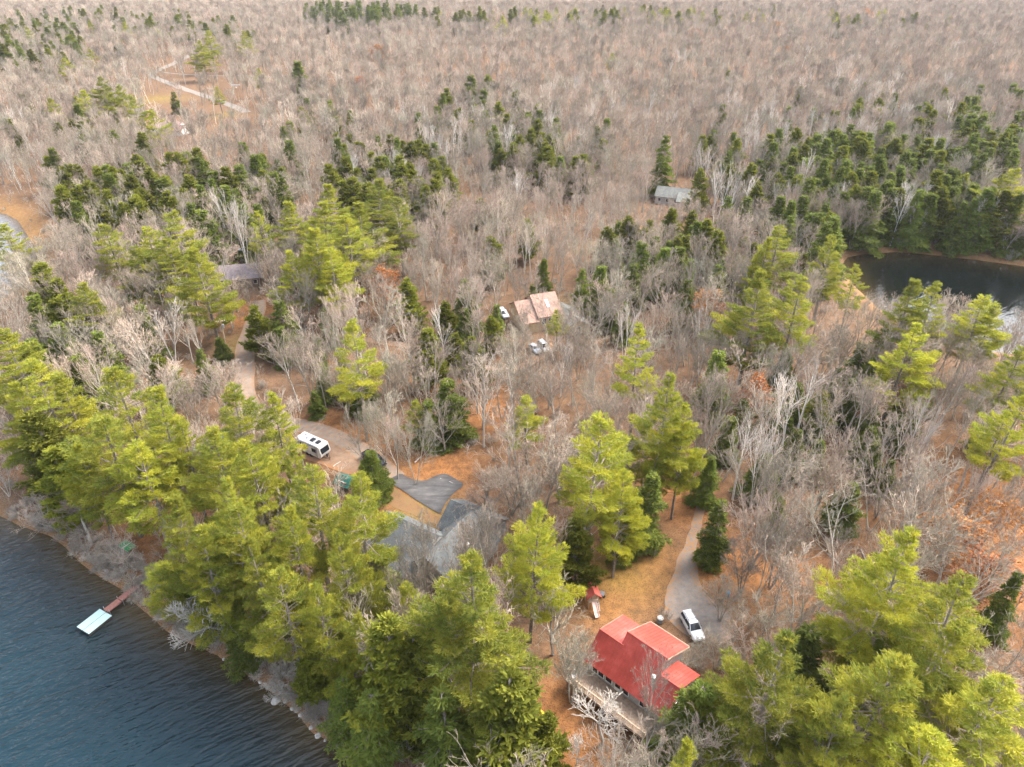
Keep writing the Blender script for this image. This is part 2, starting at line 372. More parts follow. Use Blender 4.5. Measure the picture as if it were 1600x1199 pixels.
# ------------------------------------------------------------------ roads and paved areas
from mathutils.geometry import delaunay_2d_cdt
def chaikin(P, closed, n=2):
    for _ in range(n):
        A = P if closed else P[:-1]; B = np.roll(P, -1, 0) if closed else P[1:]
        Qn = np.stack([A*.75+B*.25, A*.25+B*.75], 1).reshape(-1, 2)
        P = Qn if closed else np.concatenate([P[:1], Qn, P[-1:]])
    return P
def sheet(name, poly, lift, mat, label, cat, step=1.2, sm=2, wob=.25):
    P = chaikin(poly, True, sm) if sm else poly
    P = np.concatenate([np.linspace(a, b, max(2, int(np.hypot(*(b-a))/.7)+1))[:-1] for a, b in zip(P, np.roll(P, -1, 0))])
    nrm = np.roll(P, -1, 0)-np.roll(P, 1, 0); nrm = unit(np.stack([nrm[:, 1], -nrm[:, 0]], 1))
    P = P + nrm*(vnoise(P[:, 0], P[:, 1], 1.3, 4)-.5)[:, None]*wob*2
    x0, y0 = P.min(0); x1, y1 = P.max(0); X, Y = np.meshgrid(np.arange(x0, x1, step), np.arange(y0, y1, step))
    X, Y = X.ravel(), Y.ravel(); k = sdist(P, X, Y) < -step*.5; I = np.stack([X[k], Y[k]], 1)
    n = len(P); vs = [Vector(p) for p in np.concatenate([P, I])]
    v, _, f, *_ = delaunay_2d_cdt(vs, [(i, (i+1) % n) for i in range(n)], [], 1, 1e-4)
    A = np.array([tuple(p) for p in v]); T = np.array([q for q in f if len(q) == 3])
    z = height(A[:, 0], A[:, 1])+lift
    me = new_mesh(name, np.column_stack([A, z]), [T], [mat], {'edge': np.exp(sdist(P, A[:, 0], A[:, 1])/.7)}, True)
    return tag(link(name, me), kind='structure', label=label, cat=cat)
def road(name, wd, P, lift, mat, label):
    P = chaikin(P, False, 3); dd = np.concatenate([[0], np.cumsum(np.hypot(*np.diff(P, axis=0).T))]); n = max(4, int(dd[-1]/1.3))
    t = np.linspace(0, dd[-1], n); P = np.stack([np.interp(t, dd, P[:, 0]), np.interp(t, dd, P[:, 1])], 1)
    tg = unit(np.gradient(P, axis=0)); nr = np.stack([tg[:, 1], -tg[:, 0]], 1); k = 7; o = np.linspace(-1, 1, k)
    hwid = wd/2*(1+.22*(vnoise(P[:, 0], P[:, 1], 4, 6)-.5))
    A = P[:, None]+nr[:, None]*(o[None, :, None]*hwid[:, None, None]); z = height(A[..., 0], A[..., 1])+lift
    i = np.arange(n*k).reshape(n, k); q = np.stack([i[:-1, :-1], i[:-1, 1:], i[1:, 1:], i[1:, :-1]], -1).reshape(-1, 4)
    me = new_mesh(name, np.concatenate([A, z[..., None]], 2).reshape(-1, 3), [q], [mat], {'edge': np.tile(np.abs(o)**3, n), 'mid': np.tile(np.exp(-(o/.3)**2), n)}, True)
    return tag(link(name, me), kind='structure', label=label, cat='road')
def gravel_mat(name, a, b, leaf, amt):
    M = Mat(name); P = M.coord(); n = M.noise(1.1, 4, .6, P); m = M.noise(9, 3, .7, P)
    c = M.ramp(M.mix(.4, n, m), [(.35, a), (.65, b)])
    lf = M.math('MULTIPLY', M.ramp(M.noise(2.2, 4, .75, P), [(.5-amt*.3, (0, 0, 0)), (.68-amt*.2, (1, 1, 1))]), M.math('ADD', .25, M.math('ADD', M.attr('edge'), M.math('MULTIPLY', M.attr('mid'), .5))), True)
    M.base(M.mix(lf, c, leaf)); M.rough(.92); M.b.inputs['Specular IOR Level'].default_value = .2; M.bump(m, .4, .03); return M.m
MT['gravel'] = gravel_mat('gravel', (.155, .148, .14), (.27, .255, .24), (.32, .17, .075), .4)
MT['dirt'] = gravel_mat('dirt_gravel', (.21, .14, .095), (.31, .225, .165), (.36, .17, .07), .5)
MT['roadgravel'] = gravel_mat('road_gravel', (.20, .165, .135), (.31, .265, .225), (.33, .17, .075), .35)
MT['paleroad'] = gravel_mat('pale_road', (.175, .155, .14), (.245, .22, .195), (.36, .24, .13), .0)
M = Mat('asphalt'); P = M.coord(); n = M.noise(.5, 4, .6, P); mp = M.n('ShaderNodeMapping'); M.l(P, mp.inputs[0]); mp.inputs['Rotation'].default_value = (0, 0, R(35)); mp.inputs['Scale'].default_value = (.25, 1.6, 1)
st = M.noise(1.1, 4, .65, mp.outputs[0])
c = M.ramp(M.mix(.55, n, st), [(.38, (.05, .048, .049)), (.55, (.105, .10, .098)), (.7, (.19, .172, .158))])
M.base(M.mix(M.math('MULTIPLY', M.attr('edge'), .5), c, (.045, .04, .038))); M.rough(.85); MT['asphalt'] = M.m
M = Mat('autumn_lawn'); P = M.coord(); n = M.noise(.8, 4, .65, P); m = M.noise(6, 3, .7, P)
M.base(M.ramp(M.mix(.45, n, m), [(.35, (.13, .085, .035)), (.5, (.22, .115, .05)), (.62, (.17, .13, .045)), (.7, (.27, .15, .065))])); M.rough(.95); M.bump(m, .6, .06); MT['lawn'] = M.m

sheet('trailer_yard', GRAVP['trailer_yard'], .03, MT['dirt'], 'leaf strewn dirt clearing around the travel trailer', 'yard')
for k, mt, lf, lab in (('gravel_road', 'roadgravel', .07, 'leaf strewn gravel road winding down from the wood to the paved driveway'), ('house_drive', 'dirt', .06, 'dirt drive leading to the pink-roofed house'),
                       ('side_track', 'paleroad', .08, 'thin pale track along the far clearing'), ('far_road', 'paleroad', .12, 'pale far road crossing the wood')):
    road(k, ROADP[k][0], ROADP[k][1], lf, MT[mt], lab)
sheet('lawn', LAWNP, .04, MT['lawn'], 'strip of autumn lawn beside the paved driveway', 'lawn')
sheet('asphalt_driveway', ASPHP, .10, MT['asphalt'], 'dark asphalt driveway in front of the grey garage', 'driveway', sm=1, wob=.08)
sheet('gravel_driveway', GRAVP['red_drive'], .05, MT['gravel'], 'grey gravel drive ending at the white car', 'driveway')

# ------------------------------------------------------------------ trees: prototypes
def rot_about(v, ax, a):
    return v*math.cos(a)+np.cross(ax, v)*math.sin(a)+ax*np.dot(ax, v)*(1-math.cos(a))
def grow_bare(seed, h, spread, first, levels, nch, rt, lod=1.0, droop=.0, upw=.25, split=0, twl=1.0):
    """a leafless tree: list of segments with level and radius"""
    g = np.random.default_rng(seed); seg = []; tips = []
    def branch(p, d, L, r, lev):
        n = (7, 5, 4, 3, 2)[lev]; f = first if lev == 0 else .18
        q = p.copy(); dd = unit(d); pr = r
        kids = nch[lev] if lev < levels else 0
        ks = np.sort(g.uniform(f, .97, kids)) if kids else []
        ki = 0; rot = g.uniform(0, 6.28)
        for i in range(n):
            dd = unit(dd+g.normal(0, (.045, .11, .15, .19, .22)[lev], 3)+np.array([0, 0, (upw if lev else .02)-(droop if lev > 1 else 0)])*(.35 if lev else 1))
            e = q+dd*L/n; t1 = (i+1)/n; rn = r*(1-t1*(.82 if lev < levels else .9))
            seg.append((q.copy(), e.copy(), pr, max(rn, .004), lev))
            while ki < kids and ks[ki] <= t1:
                t = (ks[ki]-i/n)*n; b = q+(e-q)*t; ax = unit(np.cross(dd, g.normal(0, 1, 3)))
                rot += 2.4+g.normal(0, .4)
                a = rot_about(ax, dd, rot); ang = spread*g.uniform(.65, 1.25)*(1.0 if lev else 1.15-.45*ks[ki])
                nd = rot_about(dd, a, ang)
                ll = L*(g.uniform(.42, .62)*(1.12-.62*(ks[ki]-f)/(1-f)) if lev == 0 else g.uniform(.38, .7)*(1.1-.5*ks[ki]))
                rr = min(pr*.62, (.092, .05, .026, .014, .01)[lev]*lod*(.8+.5*ll/ (h*.3)))
                branch(b, nd, ll*(twl if lev >= 2 else 1), rr, lev+1); ki += 1
            q, pr = e, rn
        tips.append((q, dd))
    if split:
        for k in range(split):
            a = k*2*math.pi/split+g.uniform(0, 1); branch(np.array([.15*math.cos(a), .15*math.sin(a), -.3]), np.array([.22*math.cos(a), .22*math.sin(a), 1]), h*g.uniform(.82, 1), rt*.75, 0)
    else: branch(np.array([0, 0, -.4]), np.array([g.normal(0, .05), g.normal(0, .05), 1]), h, rt, 0)
    P0 = np.array([s[0] for s in seg]); P1 = np.array([s[1] for s in seg]); A = np.array([s[2] for s in seg]); B = np.array([s[3] for s in seg]); Lv = np.array([s[4] for s in seg])
    return P0, P1, A, B, Lv, tips
def bare_meshes(name, mat, lo=.0, joined=False, minr=.014, leaf=None, **kw):
    P0, P1, A, B, Lv, tips = grow_bare(**kw)
    A = np.maximum(A, minr); B = np.maximum(B, minr*.55); out = []
    top = max(P1[:, 2]); sc = kw['h']/top; P0 = P0*sc; P1 = P1*sc
    groups = [('tree', Lv >= 0)] if joined else [('trunk', Lv == 0), ('crown', Lv > 0)]
    for nm, m in groups:
        V, Q = frusta(P0[m], P1[m], A[m], B[m], 5 if nm == 'trunk' else 3)
        tw = np.repeat(np.clip((Lv[m]-.9)/2.2, 0, 1), (5 if nm == 'trunk' else 3)*2); mats = [mat]; polys = [Q]
        if leaf and nm != 'trunk':
            T = np.array([t[0] for t in tips])*sc; Dn = np.array([t[1] for t in tips]); k = np.random.default_rng(kw['seed']).uniform(0, 1, len(T)) < leaf[0]
            V2, Q2 = blades(T[k], Dn[k], .32, .20, 1.3, leaf[1], -.1)
            polys = [Q, Q2+len(V)]; tw = np.concatenate([tw, np.zeros(len(V2))]); rn = np.concatenate([np.zeros(len(V)), np.repeat(rng.uniform(0, 1, len(V2)//4), 4)])
            V = np.concatenate([V, V2]); me = new_mesh(name+'_'+nm, V, polys, [mat, MT['rust']], {'tw': tw, 'rnd': rn})
            mi = np.zeros(len(me.polygons), np.int32); mi[len(Q):] = 1; me.polygons.foreach_set('material_index', mi)
        else: me = new_mesh(name+'_'+nm, V, polys, mats, {'tw': tw})
        out.append(me)
    return out

def pine_meshes(name, seed, h=24.0, rad=4.4, base=.32, dens=1.0, joined=False, nb=7, blade=(.38, .06), mat='pine', crown='pine'):
    g = np.random.default_rng(seed); tp = []; z = np.linspace(-.4, h, 14); wob = np.cumsum(g.normal(0, .05, (14, 2)), 0)
    C = np.column_stack([wob, z]); rt = .30*(1-z/h*.93); rt = np.maximum(rt, .02)
    S0, S1, A, B = [C[:-1]], [C[1:]], [rt[:-1]], [rt[1:]]; TP, TD, TR = [], [], []
    def cen(zz): return np.array([np.interp(zz, z, C[:, 0]), np.interp(zz, z, C[:, 1]), zz])
    zb = h*base; zz = zb; rot = 0; lobes = g.uniform(0, 6.28, 3)
    while zz < h-.15:
        t = (zz-zb)/(h-zb)
        prof = (1-t**1.35)**.86*(.66+.34*min(1, t/.18)) if crown == 'pine' else (1-t)**.8*.95+.05
        n = int(round((4.6 if t < .85 else 4.2)*dens)); rot += 1.1
        for k in range(max(3, n)):
            if g.uniform() < .2: continue
            a = rot+k*2*math.pi/max(3, n)+g.normal(0, .22)
            L = rad*prof*g.uniform(.55, 1.25)*(1+.22*math.cos(a-lobes[0])+.14*math.cos(2*a-lobes[1])); L = max(L, .5)
            el = R(2+44*t**1.6+g.normal(0, 7)) if crown == 'pine' else R(-14+50*t**3+g.normal(0, 5))
            b = cen(zz+g.normal(0, .12)); d = np.array([math.cos(a)*math.cos(el), math.sin(a)*math.cos(el), math.sin(el)])
            s = np.linspace(0, 1, 5); bend = (.16 if crown == 'pine' else .10)*L
            pt = b+d*(s*L)[:, None]+np.array([0, 0, 1])*(bend*s**2.2)[:, None]; pt[1:, :2] += np.cumsum(g.normal(0, .03*L, (4, 2)), 0)*.5
            rb = .022+.012*L; rr = rb*(1-.8*s)
            S0.append(pt[:-1]); S1.append(pt[1:]); A.append(rr[:-1]); B.append(rr[1:])
            side = unit(np.cross(d, [0, 0, 1.])); ns = max(3, int(L*3.4)); br = g.uniform(0, 1)
            for j in range(ns):
                u_ = (.34+.66*(j+g.uniform(0, .8))/ns) if L > 1.2 else (j+.5)/ns
                u_ = min(u_, 1.0)
                q = np.array([np.interp(u_, s, pt[:, i]) for i in range(3)])
                for sg in (-1, 1):
                    l2 = (.42*L*(1-u_)**.7+.32)*g.uniform(.6, 1.2); l2 = min(l2, 1.7)
                    d2 = unit(d*.75+side*sg*g.uniform(.55, 1.0)+np.array([0, 0, .16+g.normal(0, .12)]))
                    m = max(2, int(l2/.23)); w_ = (np.arange(m)+.6)/m
                    TP.append(q+d2*(w_*l2)[:, None]); TD.append(np.repeat(d2[None], m, 0)); TR.append(np.full(m, br*.45+g.uniform(0, .35)))
            TP.append(pt[-1:]); TD.append(d[None]); TR.append(np.array([.8*br]))
        zz += g.uniform(.7, 1.2)*(h/24)*(1 if crown == 'pine' else .72)*(1.0 if t < .8 else .7)
    # dead lower limbs
    for k in range(int(14*(crown == 'pine'))):
        zz = g.uniform(h*.12, zb*1.15); a = g.uniform(0, 6.28); L = g.uniform(.8, 2.6); b = cen(zz); e = b+np.array([math.cos(a), math.sin(a), g.uniform(-.15, .2)])*L
        S0.append(b[None]); S1.append(e[None]); A.append(np.array([.035])); B.append(np.array([.012]))
    V, Qd = frusta(np.concatenate(S0), np.concatenate(S1), np.concatenate(A), np.concatenate(B), 4)
    TP, TD, TR = np.concatenate(TP), np.concatenate(TD), np.concatenate(TR)
    Vn, Qn = blades(TP, TD, blade[0], blade[1], .62, nb, .42, g); rn = np.clip(np.repeat(np.repeat(TR, nb)+g.uniform(0, .28, len(TR)*nb), 4), 0, 1)
    if joined:
        me = new_mesh(name, np.concatenate([V, Vn]), [Qd, Qn+len(V)], [MT['pinebark'], MT[mat]], {'rnd': np.concatenate([np.zeros(len(V)), rn]), 'tw': np.zeros(len(V)+len(Vn))})
        mi = np.zeros(len(me.polygons), np.int32); mi[len(Qd):] = 1; me.polygons.foreach_set('material_index', mi); return [me]
    return [new_mesh(name+'_trunk', V, [Qd], [MT['pinebark']], {'tw': np.zeros(len(V))}), new_mesh(name+'_crown', Vn, [Qn], [MT[mat]], {'rnd': rn})]

def conifer_meshes(name, seed, h=14.0, rad=2.9, mat='hemlock', joined=False, dens=1.0, blade=(.34, .13), nb=4, round_=.75, base=.06):
    """dense dark hemlock or cedar: drooping feathery sprays over a cone from the ground up"""
    g = np.random.default_rng(seed); z = np.linspace(-.3, h, 8); C = np.column_stack([np.cumsum(g.normal(0, .03, (8, 2)), 0), z])
    rt = np.maximum(.17*(1-z/h), .02); S0, S1, A, B = [C[:-1]], [C[1:]], [rt[:-1]], [rt[1:]]; TP, TD, TR = [], [], []
    nbr = int(150*dens); zs = h*(base+(1-base)*g.uniform(0, 1, nbr)**1.15); ph = g.uniform(0, 6.28, 2)
    for zz in np.sort(zs):
        t = zz/h; a = g.uniform(0, 6.28); lump = 1+.20*math.cos(a*2+zz*.9+ph[0])+.16*math.cos(a*3-zz*1.4+ph[1])
        L = max(.35, rad*((1-t)**round_*(.75+.25*min(1, t/.15)))*g.uniform(.72, 1.15)*lump); el = R(8-30*(1-t)+g.normal(0, 8)) if mat == 'hemlock' else R(35+g.normal(0, 10))
        d = np.array([math.cos(a)*math.cos(el), math.sin(a)*math.cos(el), math.sin(el)]); b = np.array([np.interp(zz, z, C[:, 0]), np.interp(zz, z, C[:, 1]), zz])
        s = np.linspace(0, 1, 4); pt = b+d*(s*L)[:, None]+np.array([0, 0, -1 if mat == 'hemlock' else .8])*(.14*L*s**2)[:, None]
        S0.append(pt[:-1]); S1.append(pt[1:]); rr = .03*(1-.75*s); A.append(rr[:-1]); B.append(rr[1:])
        side = unit(np.cross(d, [0, 0, 1.])); ns = max(3, int(L*3.2)); br = g.uniform(0, 1)
        for j in range(ns):
            u_ = .25+.75*(j+g.uniform(0, .9))/ns; q = np.array([np.interp(min(u_, 1), s, pt[:, i]) for i in range(3)])
            for sg in (-1, 1):
                l2 = (.38*L*(1-u_)+.32)*g.uniform(.6, 1.2); d2 = unit(d*.7+side*sg*g.uniform(.5, 1)+np.array([0, 0, (-.25 if mat == 'hemlock' else .45)+g.normal(0, .15)]))
                m = max(2, int(l2/.24)); w_ = (np.arange(m)+.5)/m
                TP.append(q+d2*(w_*l2)[:, None]); TD.append(np.repeat(d2[None], m, 0)); TR.append(np.full(m, br*.45+g.uniform(0, .35)))
    V, Qd = frusta(np.concatenate(S0), np.concatenate(S1), np.concatenate(A), np.concatenate(B), 4)
    TP, TD, TR = np.concatenate(TP), np.concatenate(TD), np.concatenate(TR)
    Vn, Qn = blades(TP, TD, blade[0], blade[1], .55, nb, .05 if mat == 'hemlock' else .3, g); rn = np.clip(np.repeat(np.repeat(TR, nb)+g.uniform(0, .28, len(TR)*nb), 4), 0, 1)
    if joined:
        me = new_mesh(name, np.concatenate([V, Vn]), [Qd, Qn+len(V)], [MT['pinebark'], MT[mat]], {'rnd': np.concatenate([np.zeros(len(V)), rn])})
        mi = np.zeros(len(me.polygons), np.int32); mi[len(Qd):] = 1; me.polygons.foreach_set('material_index', mi); return [me]
    return [new_mesh(name+'_trunk', V, [Qd], [MT['pinebark']]), new_mesh(name+'_crown', Vn, [Qn], [MT[mat]], {'rnd': rn})]

PROTO = {'pine': [], 'hemlock': [], 'cedar': [], 'bare': [], 'broad': [], 'birch': [], 'oak': [], 'spruce': [], 'dead': []}
for i, (rd, bs, dn) in enumerate([(4.6, .30, 1.0), (4.2, .36, .95), (5.0, .26, 1.05), (4.3, .42, .85), (4.6, .22, 1.1), (4.0, .34, 1.0)]): PROTO['pine'].append(pine_meshes('pine', 100+i, rad=rd, base=bs, dens=dn))
for i in range(4): PROTO['hemlock'].append(conifer_meshes('hemlock', 200+i, rad=(2.9, 2.5, 3.3, 2.8)[i], dens=1.15))
for i in range(3): PROTO['cedar'].append(conifer_meshes('cedar', 220+i, mat='cedar', rad=(2.8, 2.4, 3.1)[i], round_=.62, dens=1.2))
PROTO['spruce'].append(pine_meshes('spruce', 240, h=14, rad=2.9, base=.06, dens=1.2, mat='hemlock', crown='spruce', blade=(.34, .09)))
for i in range(9): PROTO['bare'].append(bare_meshes('bare', MT['bark'], minr=.021, seed=300+i, h=17.0, spread=(.52, .46, .62, .42, .56, .5, .68, .46, .58)[i], first=(.34, .42, .28, .46, .36, .3, .36, .32, .4)[i], levels=4, nch=((10, 5, 4, 2), (8, 5, 4, 3), (11, 5, 3, 3))[i % 3], rt=.19, lod=1.5, upw=.26, split=(0, 0, 2, 0, 0, 3, 0, 2, 0)[i]))
for i in range(4): PROTO['broad'].append(bare_meshes('broad', MT['bark'], minr=.019, seed=330+i, h=14.0, spread=(.66, .75, .6, .7)[i], first=.2, levels=4, nch=(12, 6, 4, 3), rt=.2, split=(0, 2, 3, 0)[i], lod=1.25))
for i in range(5): PROTO['birch'].append(bare_meshes('birch', MT['birch'], minr=.034, seed=350+i, h=17.0, spread=(.42, .5, .45, .38, .55)[i], first=.38, levels=3, nch=(9, 4, 3), rt=.24, split=(0, 2, 0, 2, 3)[i], lod=2.4))
for i in range(2): PROTO['oak'].append(bare_meshes('oak', MT['bark'], seed=370+i, h=13.0, spread=.75, first=.2, levels=3, nch=(14, 9, 6), rt=.17, leaf=(.55, 4)))
for i in range(2): PROTO['dead'].append(bare_meshes('dead', MT['deadwood'], minr=.03, seed=390+i, h=12.0, spread=.85, first=.25, levels=3, nch=(11, 6, 4), rt=.2, split=(3, 0)[i], lod=1.5))
NOM = {'pine': (24., 8.8), 'hemlock': (14., 5.6), 'cedar': (14., 5.4), 'spruce': (14., 5.6), 'bare': (17., 8.), 'broad': (14., 11.), 'birch': (17., 6.5), 'oak': (13., 9.), 'dead': (12., 9.)}

# ------------------------------------------------------------------ buildings
def metal_mat(name, c, rough=.38):
    M = Mat(name); n = M.noise(.9, 4, .6, M.coord()); m = M.noise(.25, 3, .5, M.coord())
    cc = M.ramp(M.mix(.5, n, m), [(.28, tuple(x*.62 for x in c)), (.5, c), (.62, tuple(min(1, x*1.15+.03) for x in c)), (.8, tuple(min(1, x*.9+.10) for x in c))])
    M.base(cc); M.rough(rough); M.b.inputs['Specular IOR Level'].default_value = .4; M.bump(M.noise(3, 2, .5, M.coord()), .12, .02); return M.m
def shingle_mat(name, c):
    M = Mat(name); P = M.coord(); br = M.n('ShaderNodeTexBrick'); M.l(P, br.inputs['Vector']); br.inputs['Scale'].default_value = 2.2; br.inputs['Mortar Size'].default_value = .02
    br.inputs['Color1'].default_value = (*[x*.85 for x in c], 1); br.inputs['Color2'].default_value = (*[min(1, x*1.18) for x in c], 1); br.inputs['Mortar'].default_value = (*[x*.5 for x in c], 1)
    n = M.noise(.8, 4, .65, P); M.base(M.mix(1., br.outputs[0], M.ramp(n, [(.3, (.75, .75, .75)), (.7, (1.2, 1.18, 1.12))]), 'MULTIPLY')); M.rough(.9); M.b.inputs['Specular IOR Level'].default_value = .25; return M.m
MT['redmetal'] = metal_mat('red_metal_roof', (.44, .066, .048))
MT['greyroof'] = shingle_mat('grey_shingles', (.115, .124, .128)); MT['pinkroof'] = shingle_mat('pinkish_brown_shingles', (.37, .235, .19)); MT['paleroof'] = shingle_mat('pale_grey_shingles', (.22, .225, .21))
MT['purproof'] = shingle_mat('mauve_grey_shingles', (.26, .22, .23)); MT['greenmetal'] = metal_mat('green_metal_roof', (.03, .15, .115), .5); MT['bluemetal'] = metal_mat('blue_grey_roof', (.24, .27, .33), .5)
MT['rosyroof'] = shingle_mat('rosy_shingles', (.48, .30, .28))
MT['siding'] = plain('grey_siding', (.34, .33, .31), .8); MT['tan'] = plain('tan_siding', (.50, .38, .23), .8); MT['white'] = plain('white_paint', (.72, .71, .68), .5, .08); MT['brown'] = plain('brown_boards', (.16, .10, .06), .8)
MT['deck'] = plain('weathered_deck', (.34, .25, .18), .85, .3); MT['glass'] = plain('dark_window_glass', (.02, .025, .03), .08, .2, spec=.6); MT['trim'] = plain('tan_trim', (.48, .38, .27), .7)
MT['black'] = plain('black_plastic', (.02, .02, .022), .5); MT['rubber'] = plain('tyre_rubber', (.025, .025, .025), .85); MT['steel'] = plain('galvanised_steel', (.45, .46, .47), .4, .15, metal=.7)
MT['pole'] = plain('pole_wood', (.33, .23, .13), .85); MT['slate'] = plain('grey_paint', (.18, .19, .21), .6); MT['rail'] = plain('railing_wood', (.42, .32, .23), .8)

def gable(Wl, Rf, u0, u1, v0, z0, vr, zr, v1, z1, ou=.35, ov=.45, th=.16, ribs=0, ends=(1, 1), low=-1.2):
    Wl.loft([(u0, [(v0, low), (v1, low), (v1, z1-.1), (vr, zr-.12), (v0, z0-.1)]), (u1, [(v0, low), (v1, low), (v1, z1-.1), (vr, zr-.12), (v0, z0-.1)])])
    a, b = u0-ou*ends[0], u1+ou*ends[1]; s0 = (zr-z0)/(vr-v0); s1 = (zr-z1)/(v1-vr); f0, f1 = v0-ov, v1+ov; e0, e1 = z0-ov*s0, z1-ov*s1
    Rf.quad([(a, f0, e0), (b, f0, e0), (b, vr, zr), (a, vr, zr)], th); Rf.quad([(a, vr, zr+.003), (b, vr, zr+.003), (b, f1, e1), (a, f1, e1)], th)
    if ribs:
        for x in np.arange(a+.2, b-.1, ribs):
            for (va, za, vb, zb) in ((f0, e0, vr, zr), (vr, zr, f1, e1)):
                Rf.quad([(x, va, za+.045), (x+.06, va, za+.045), (x+.06, vb, zb+.045), (x, vb, zb+.045)], .05)
        Rf.tube([(a, vr, zr+.02), (b, vr, zr+.02)], .09, 6)
def window(root, x0, x1, v, z0, z1, face=-1, mat='white'):
    """a framed window on a wall facing -v (face=-1) or +v"""
    y = v+face*.03; t = .09
    f = MB(); ya, yb = sorted((y-face*.08, y+face*.03))
    f.box(x0-t, x1+t, ya, yb, z0-t, z0); f.box(x0-t, x1+t, ya, yb, z1, z1+t); f.box(x0-t, x0, ya, yb, z0, z1); f.box(x1, x1+t, ya, yb, z0, z1)
    o = f.obj('window', MT[mat], root); ya, yb = sorted((y-face*.06, y)); MB().box(x0, x1, ya, yb, z0, z1).obj('pane', MT['glass'], o); return o
def window_end(root, u, y0, y1, z0, z1, face=1, mat='white'):
    x = u+face*.03; t = .09; f = MB(); xa, xb = sorted((x-face*.08, x+face*.03))
    f.box(xa, xb, y0-t, y1+t, z0-t, z0); f.box(xa, xb, y0-t, y1+t, z1, z1+t); f.box(xa, xb, y0-t, y0, z0, z1); f.box(xa, xb, y1, y1+t, z0, z1)
    o = f.obj('window', MT[mat], root); xa, xb = sorted((x-face*.06, x)); MB().box(xa, xb, y0, y1, z0, z1).obj('pane', MT['glass'], o); return o

# the house with the red metal roof
O = np.array([9.3, 58.3]); ang = math.atan2(-.676, .737)
rh = empty('red_roof_house', (O[0], O[1], 4.0), ang, 'grey house under a stepped red metal roof with a long front deck', 'house')
Wl, Rf = MB(), MB()
gable(Wl, Rf, .35, 3.7, .45, 3.3, 2.9, 6.05, 7.9, 4.2, .4, .5, .14, .45, (1, 0)); gable(Wl, Rf, 3.72, 8.75, .45, 3.3, 4.05, 7.3, 9.4, 4.3, .4, .5, .14, .45, (1, 1)); gable(Wl, Rf, 8.9, 11.7, .45, 3.1, 2.7, 5.6, 7.4, 3.2, .35, .5, .14, .45, (0, 1))
Wl.obj('wall', MT['siding'], rh); rf = Rf.obj('roof', MT['redmetal'], rh)
ch = MB(); ch.at((8.9, 1.6, 0)).lathe([(.17, 4.3), (.17, 5.9), (.16, 5.9), (.30, 5.95), (.30, 6.2), (.05, 6.35)], 12); ch.obj('chimney', MT['white'], rf)
Tm = MB()
for (x, va, za, vb, zb) in ((-.09, -.05, 2.68, 2.9, 6.02), (-.09, 2.9, 6.02, 8.4, 4.0), (3.25, 4.05, 7.27, 9.9, 4.0), (9.2, 4.05, 7.27, 9.9, 4.0)): Tm.quad([(x, va, za), (x+.04, va, za), (x+.04, vb, zb), (x, vb, zb)], .25)
Tm.quad([(3.3, 9.9, 4.03), (9.15, 9.9, 4.03), (9.15, 9.97, 4.03), (3.3, 9.97, 4.03)], .22); Tm.obj('roof_trim', MT['trim'], rf)
for x0, x1 in ((1.0, 1.75), (1.95, 2.75), (3.1, 4.0), (5.6, 6.5), (8.2, 9.2)): window(rh, x0, x1, .45, 1.25, 2.55)
dr = MB().box(4.5, 5.4, .36, .46, .85, 2.75).obj('door', MT['white'], rh); MB().box(4.58, 5.32, .34, .37, 1.5, 2.65).obj('pane', MT['glass'], dr)
window_end(rh, .35, 2.3, 3.5, 3.4, 4.4, -1); window_end(rh, 11.7, 2.5, 3.6, 1.3, 2.4, 1)
dk = MB(); dk.box(-.9, 10.9, -2.6, .43, .68, .80)
for y in np.arange(-2.6, .4, .15): dk.box(-.9, 10.9, y+.005, y+.13, .803, .84)
dk.box(-.9, 10.9, -2.68, -2.6, .45, .82); do = dk.obj('deck', MT['deck'], rh)
rl = MB()
for x in np.arange(-.85, 10.9, 1.45): rl.box(x-.05, x+.05, -2.66, -2.56, .84, 1.85)
rl.box(-.9, 10.9, -2.70, -2.52, 1.85, 1.91); rl.box(-.9, 10.9, -2.63, -2.59, 1.0, 1.06)
for x in np.arange(-.8, 10.9, .16): rl.box(x, x+.04, -2.63, -2.59, 1.06, 1.85)
rl.box(-.92, -.86, -2.6, .3, 1.83, 1.9)
for y in (-1.6, -.6, .25): rl.box(-.93, -.85, y-.05, y+.05, .84, 1.83)
rl.obj('railing', MT['rail'], do)
for x in (-.7, 2.2, 5.1, 8, 10.7): MB().box(x-.08, x+.08, -2.5, -2.34, -2.2, .68).obj('post', MT['deck'], do)

# the grey roofed house with its garage wing
O2 = np.array([-11.2, 78.8]); a2 = math.atan2(-.53, .848)
gh = empty('grey_roof_house', (O2[0], O2[1], hz(*O2)-.1), a2, 'long grey-shingled house with a garage wing beside the asphalt driveway', 'house')
Wl, Rf = MB(), MB()
gable(Wl, Rf, -10, .2, -6.4, 2.5, 0, 6.0, 3.0, 3.3, .4, .45, .18, 0, (1, 0)); Wl.obj('wall', MT['siding'], gh); rf2 = Rf.obj('roof', MT['greyroof'], gh)
W2, R2 = MB(), MB()   # wing: ridge runs along v
W2.at((1.0, -4.2, 0), R(90)); R2.at((1.0, -4.2, 0), R(90)); gable(W2, R2, 0, 11.2, -5.2, 2.6, 0, 5.9, 2.9, 3.2, .4, .4, .18)
W2.obj('wing_wall', MT['siding'], gh); R2.obj('wing_roof', MT['greyroof'], gh)
W3, R3 = MB(), MB(); gable(W3, R3, -3.2, 5.0, 4.4, 3.0, 8.0, 5.6, 11.4, 3.1, .4, .4, .18)
W3.obj('garage_wall', MT['slate'], gh); R3.obj('garage_roof', MT['greyroof'], gh)
gd = MB(); gd.box(-3.27, -3.21, 5.6, 10.2, -.6, 2.2)
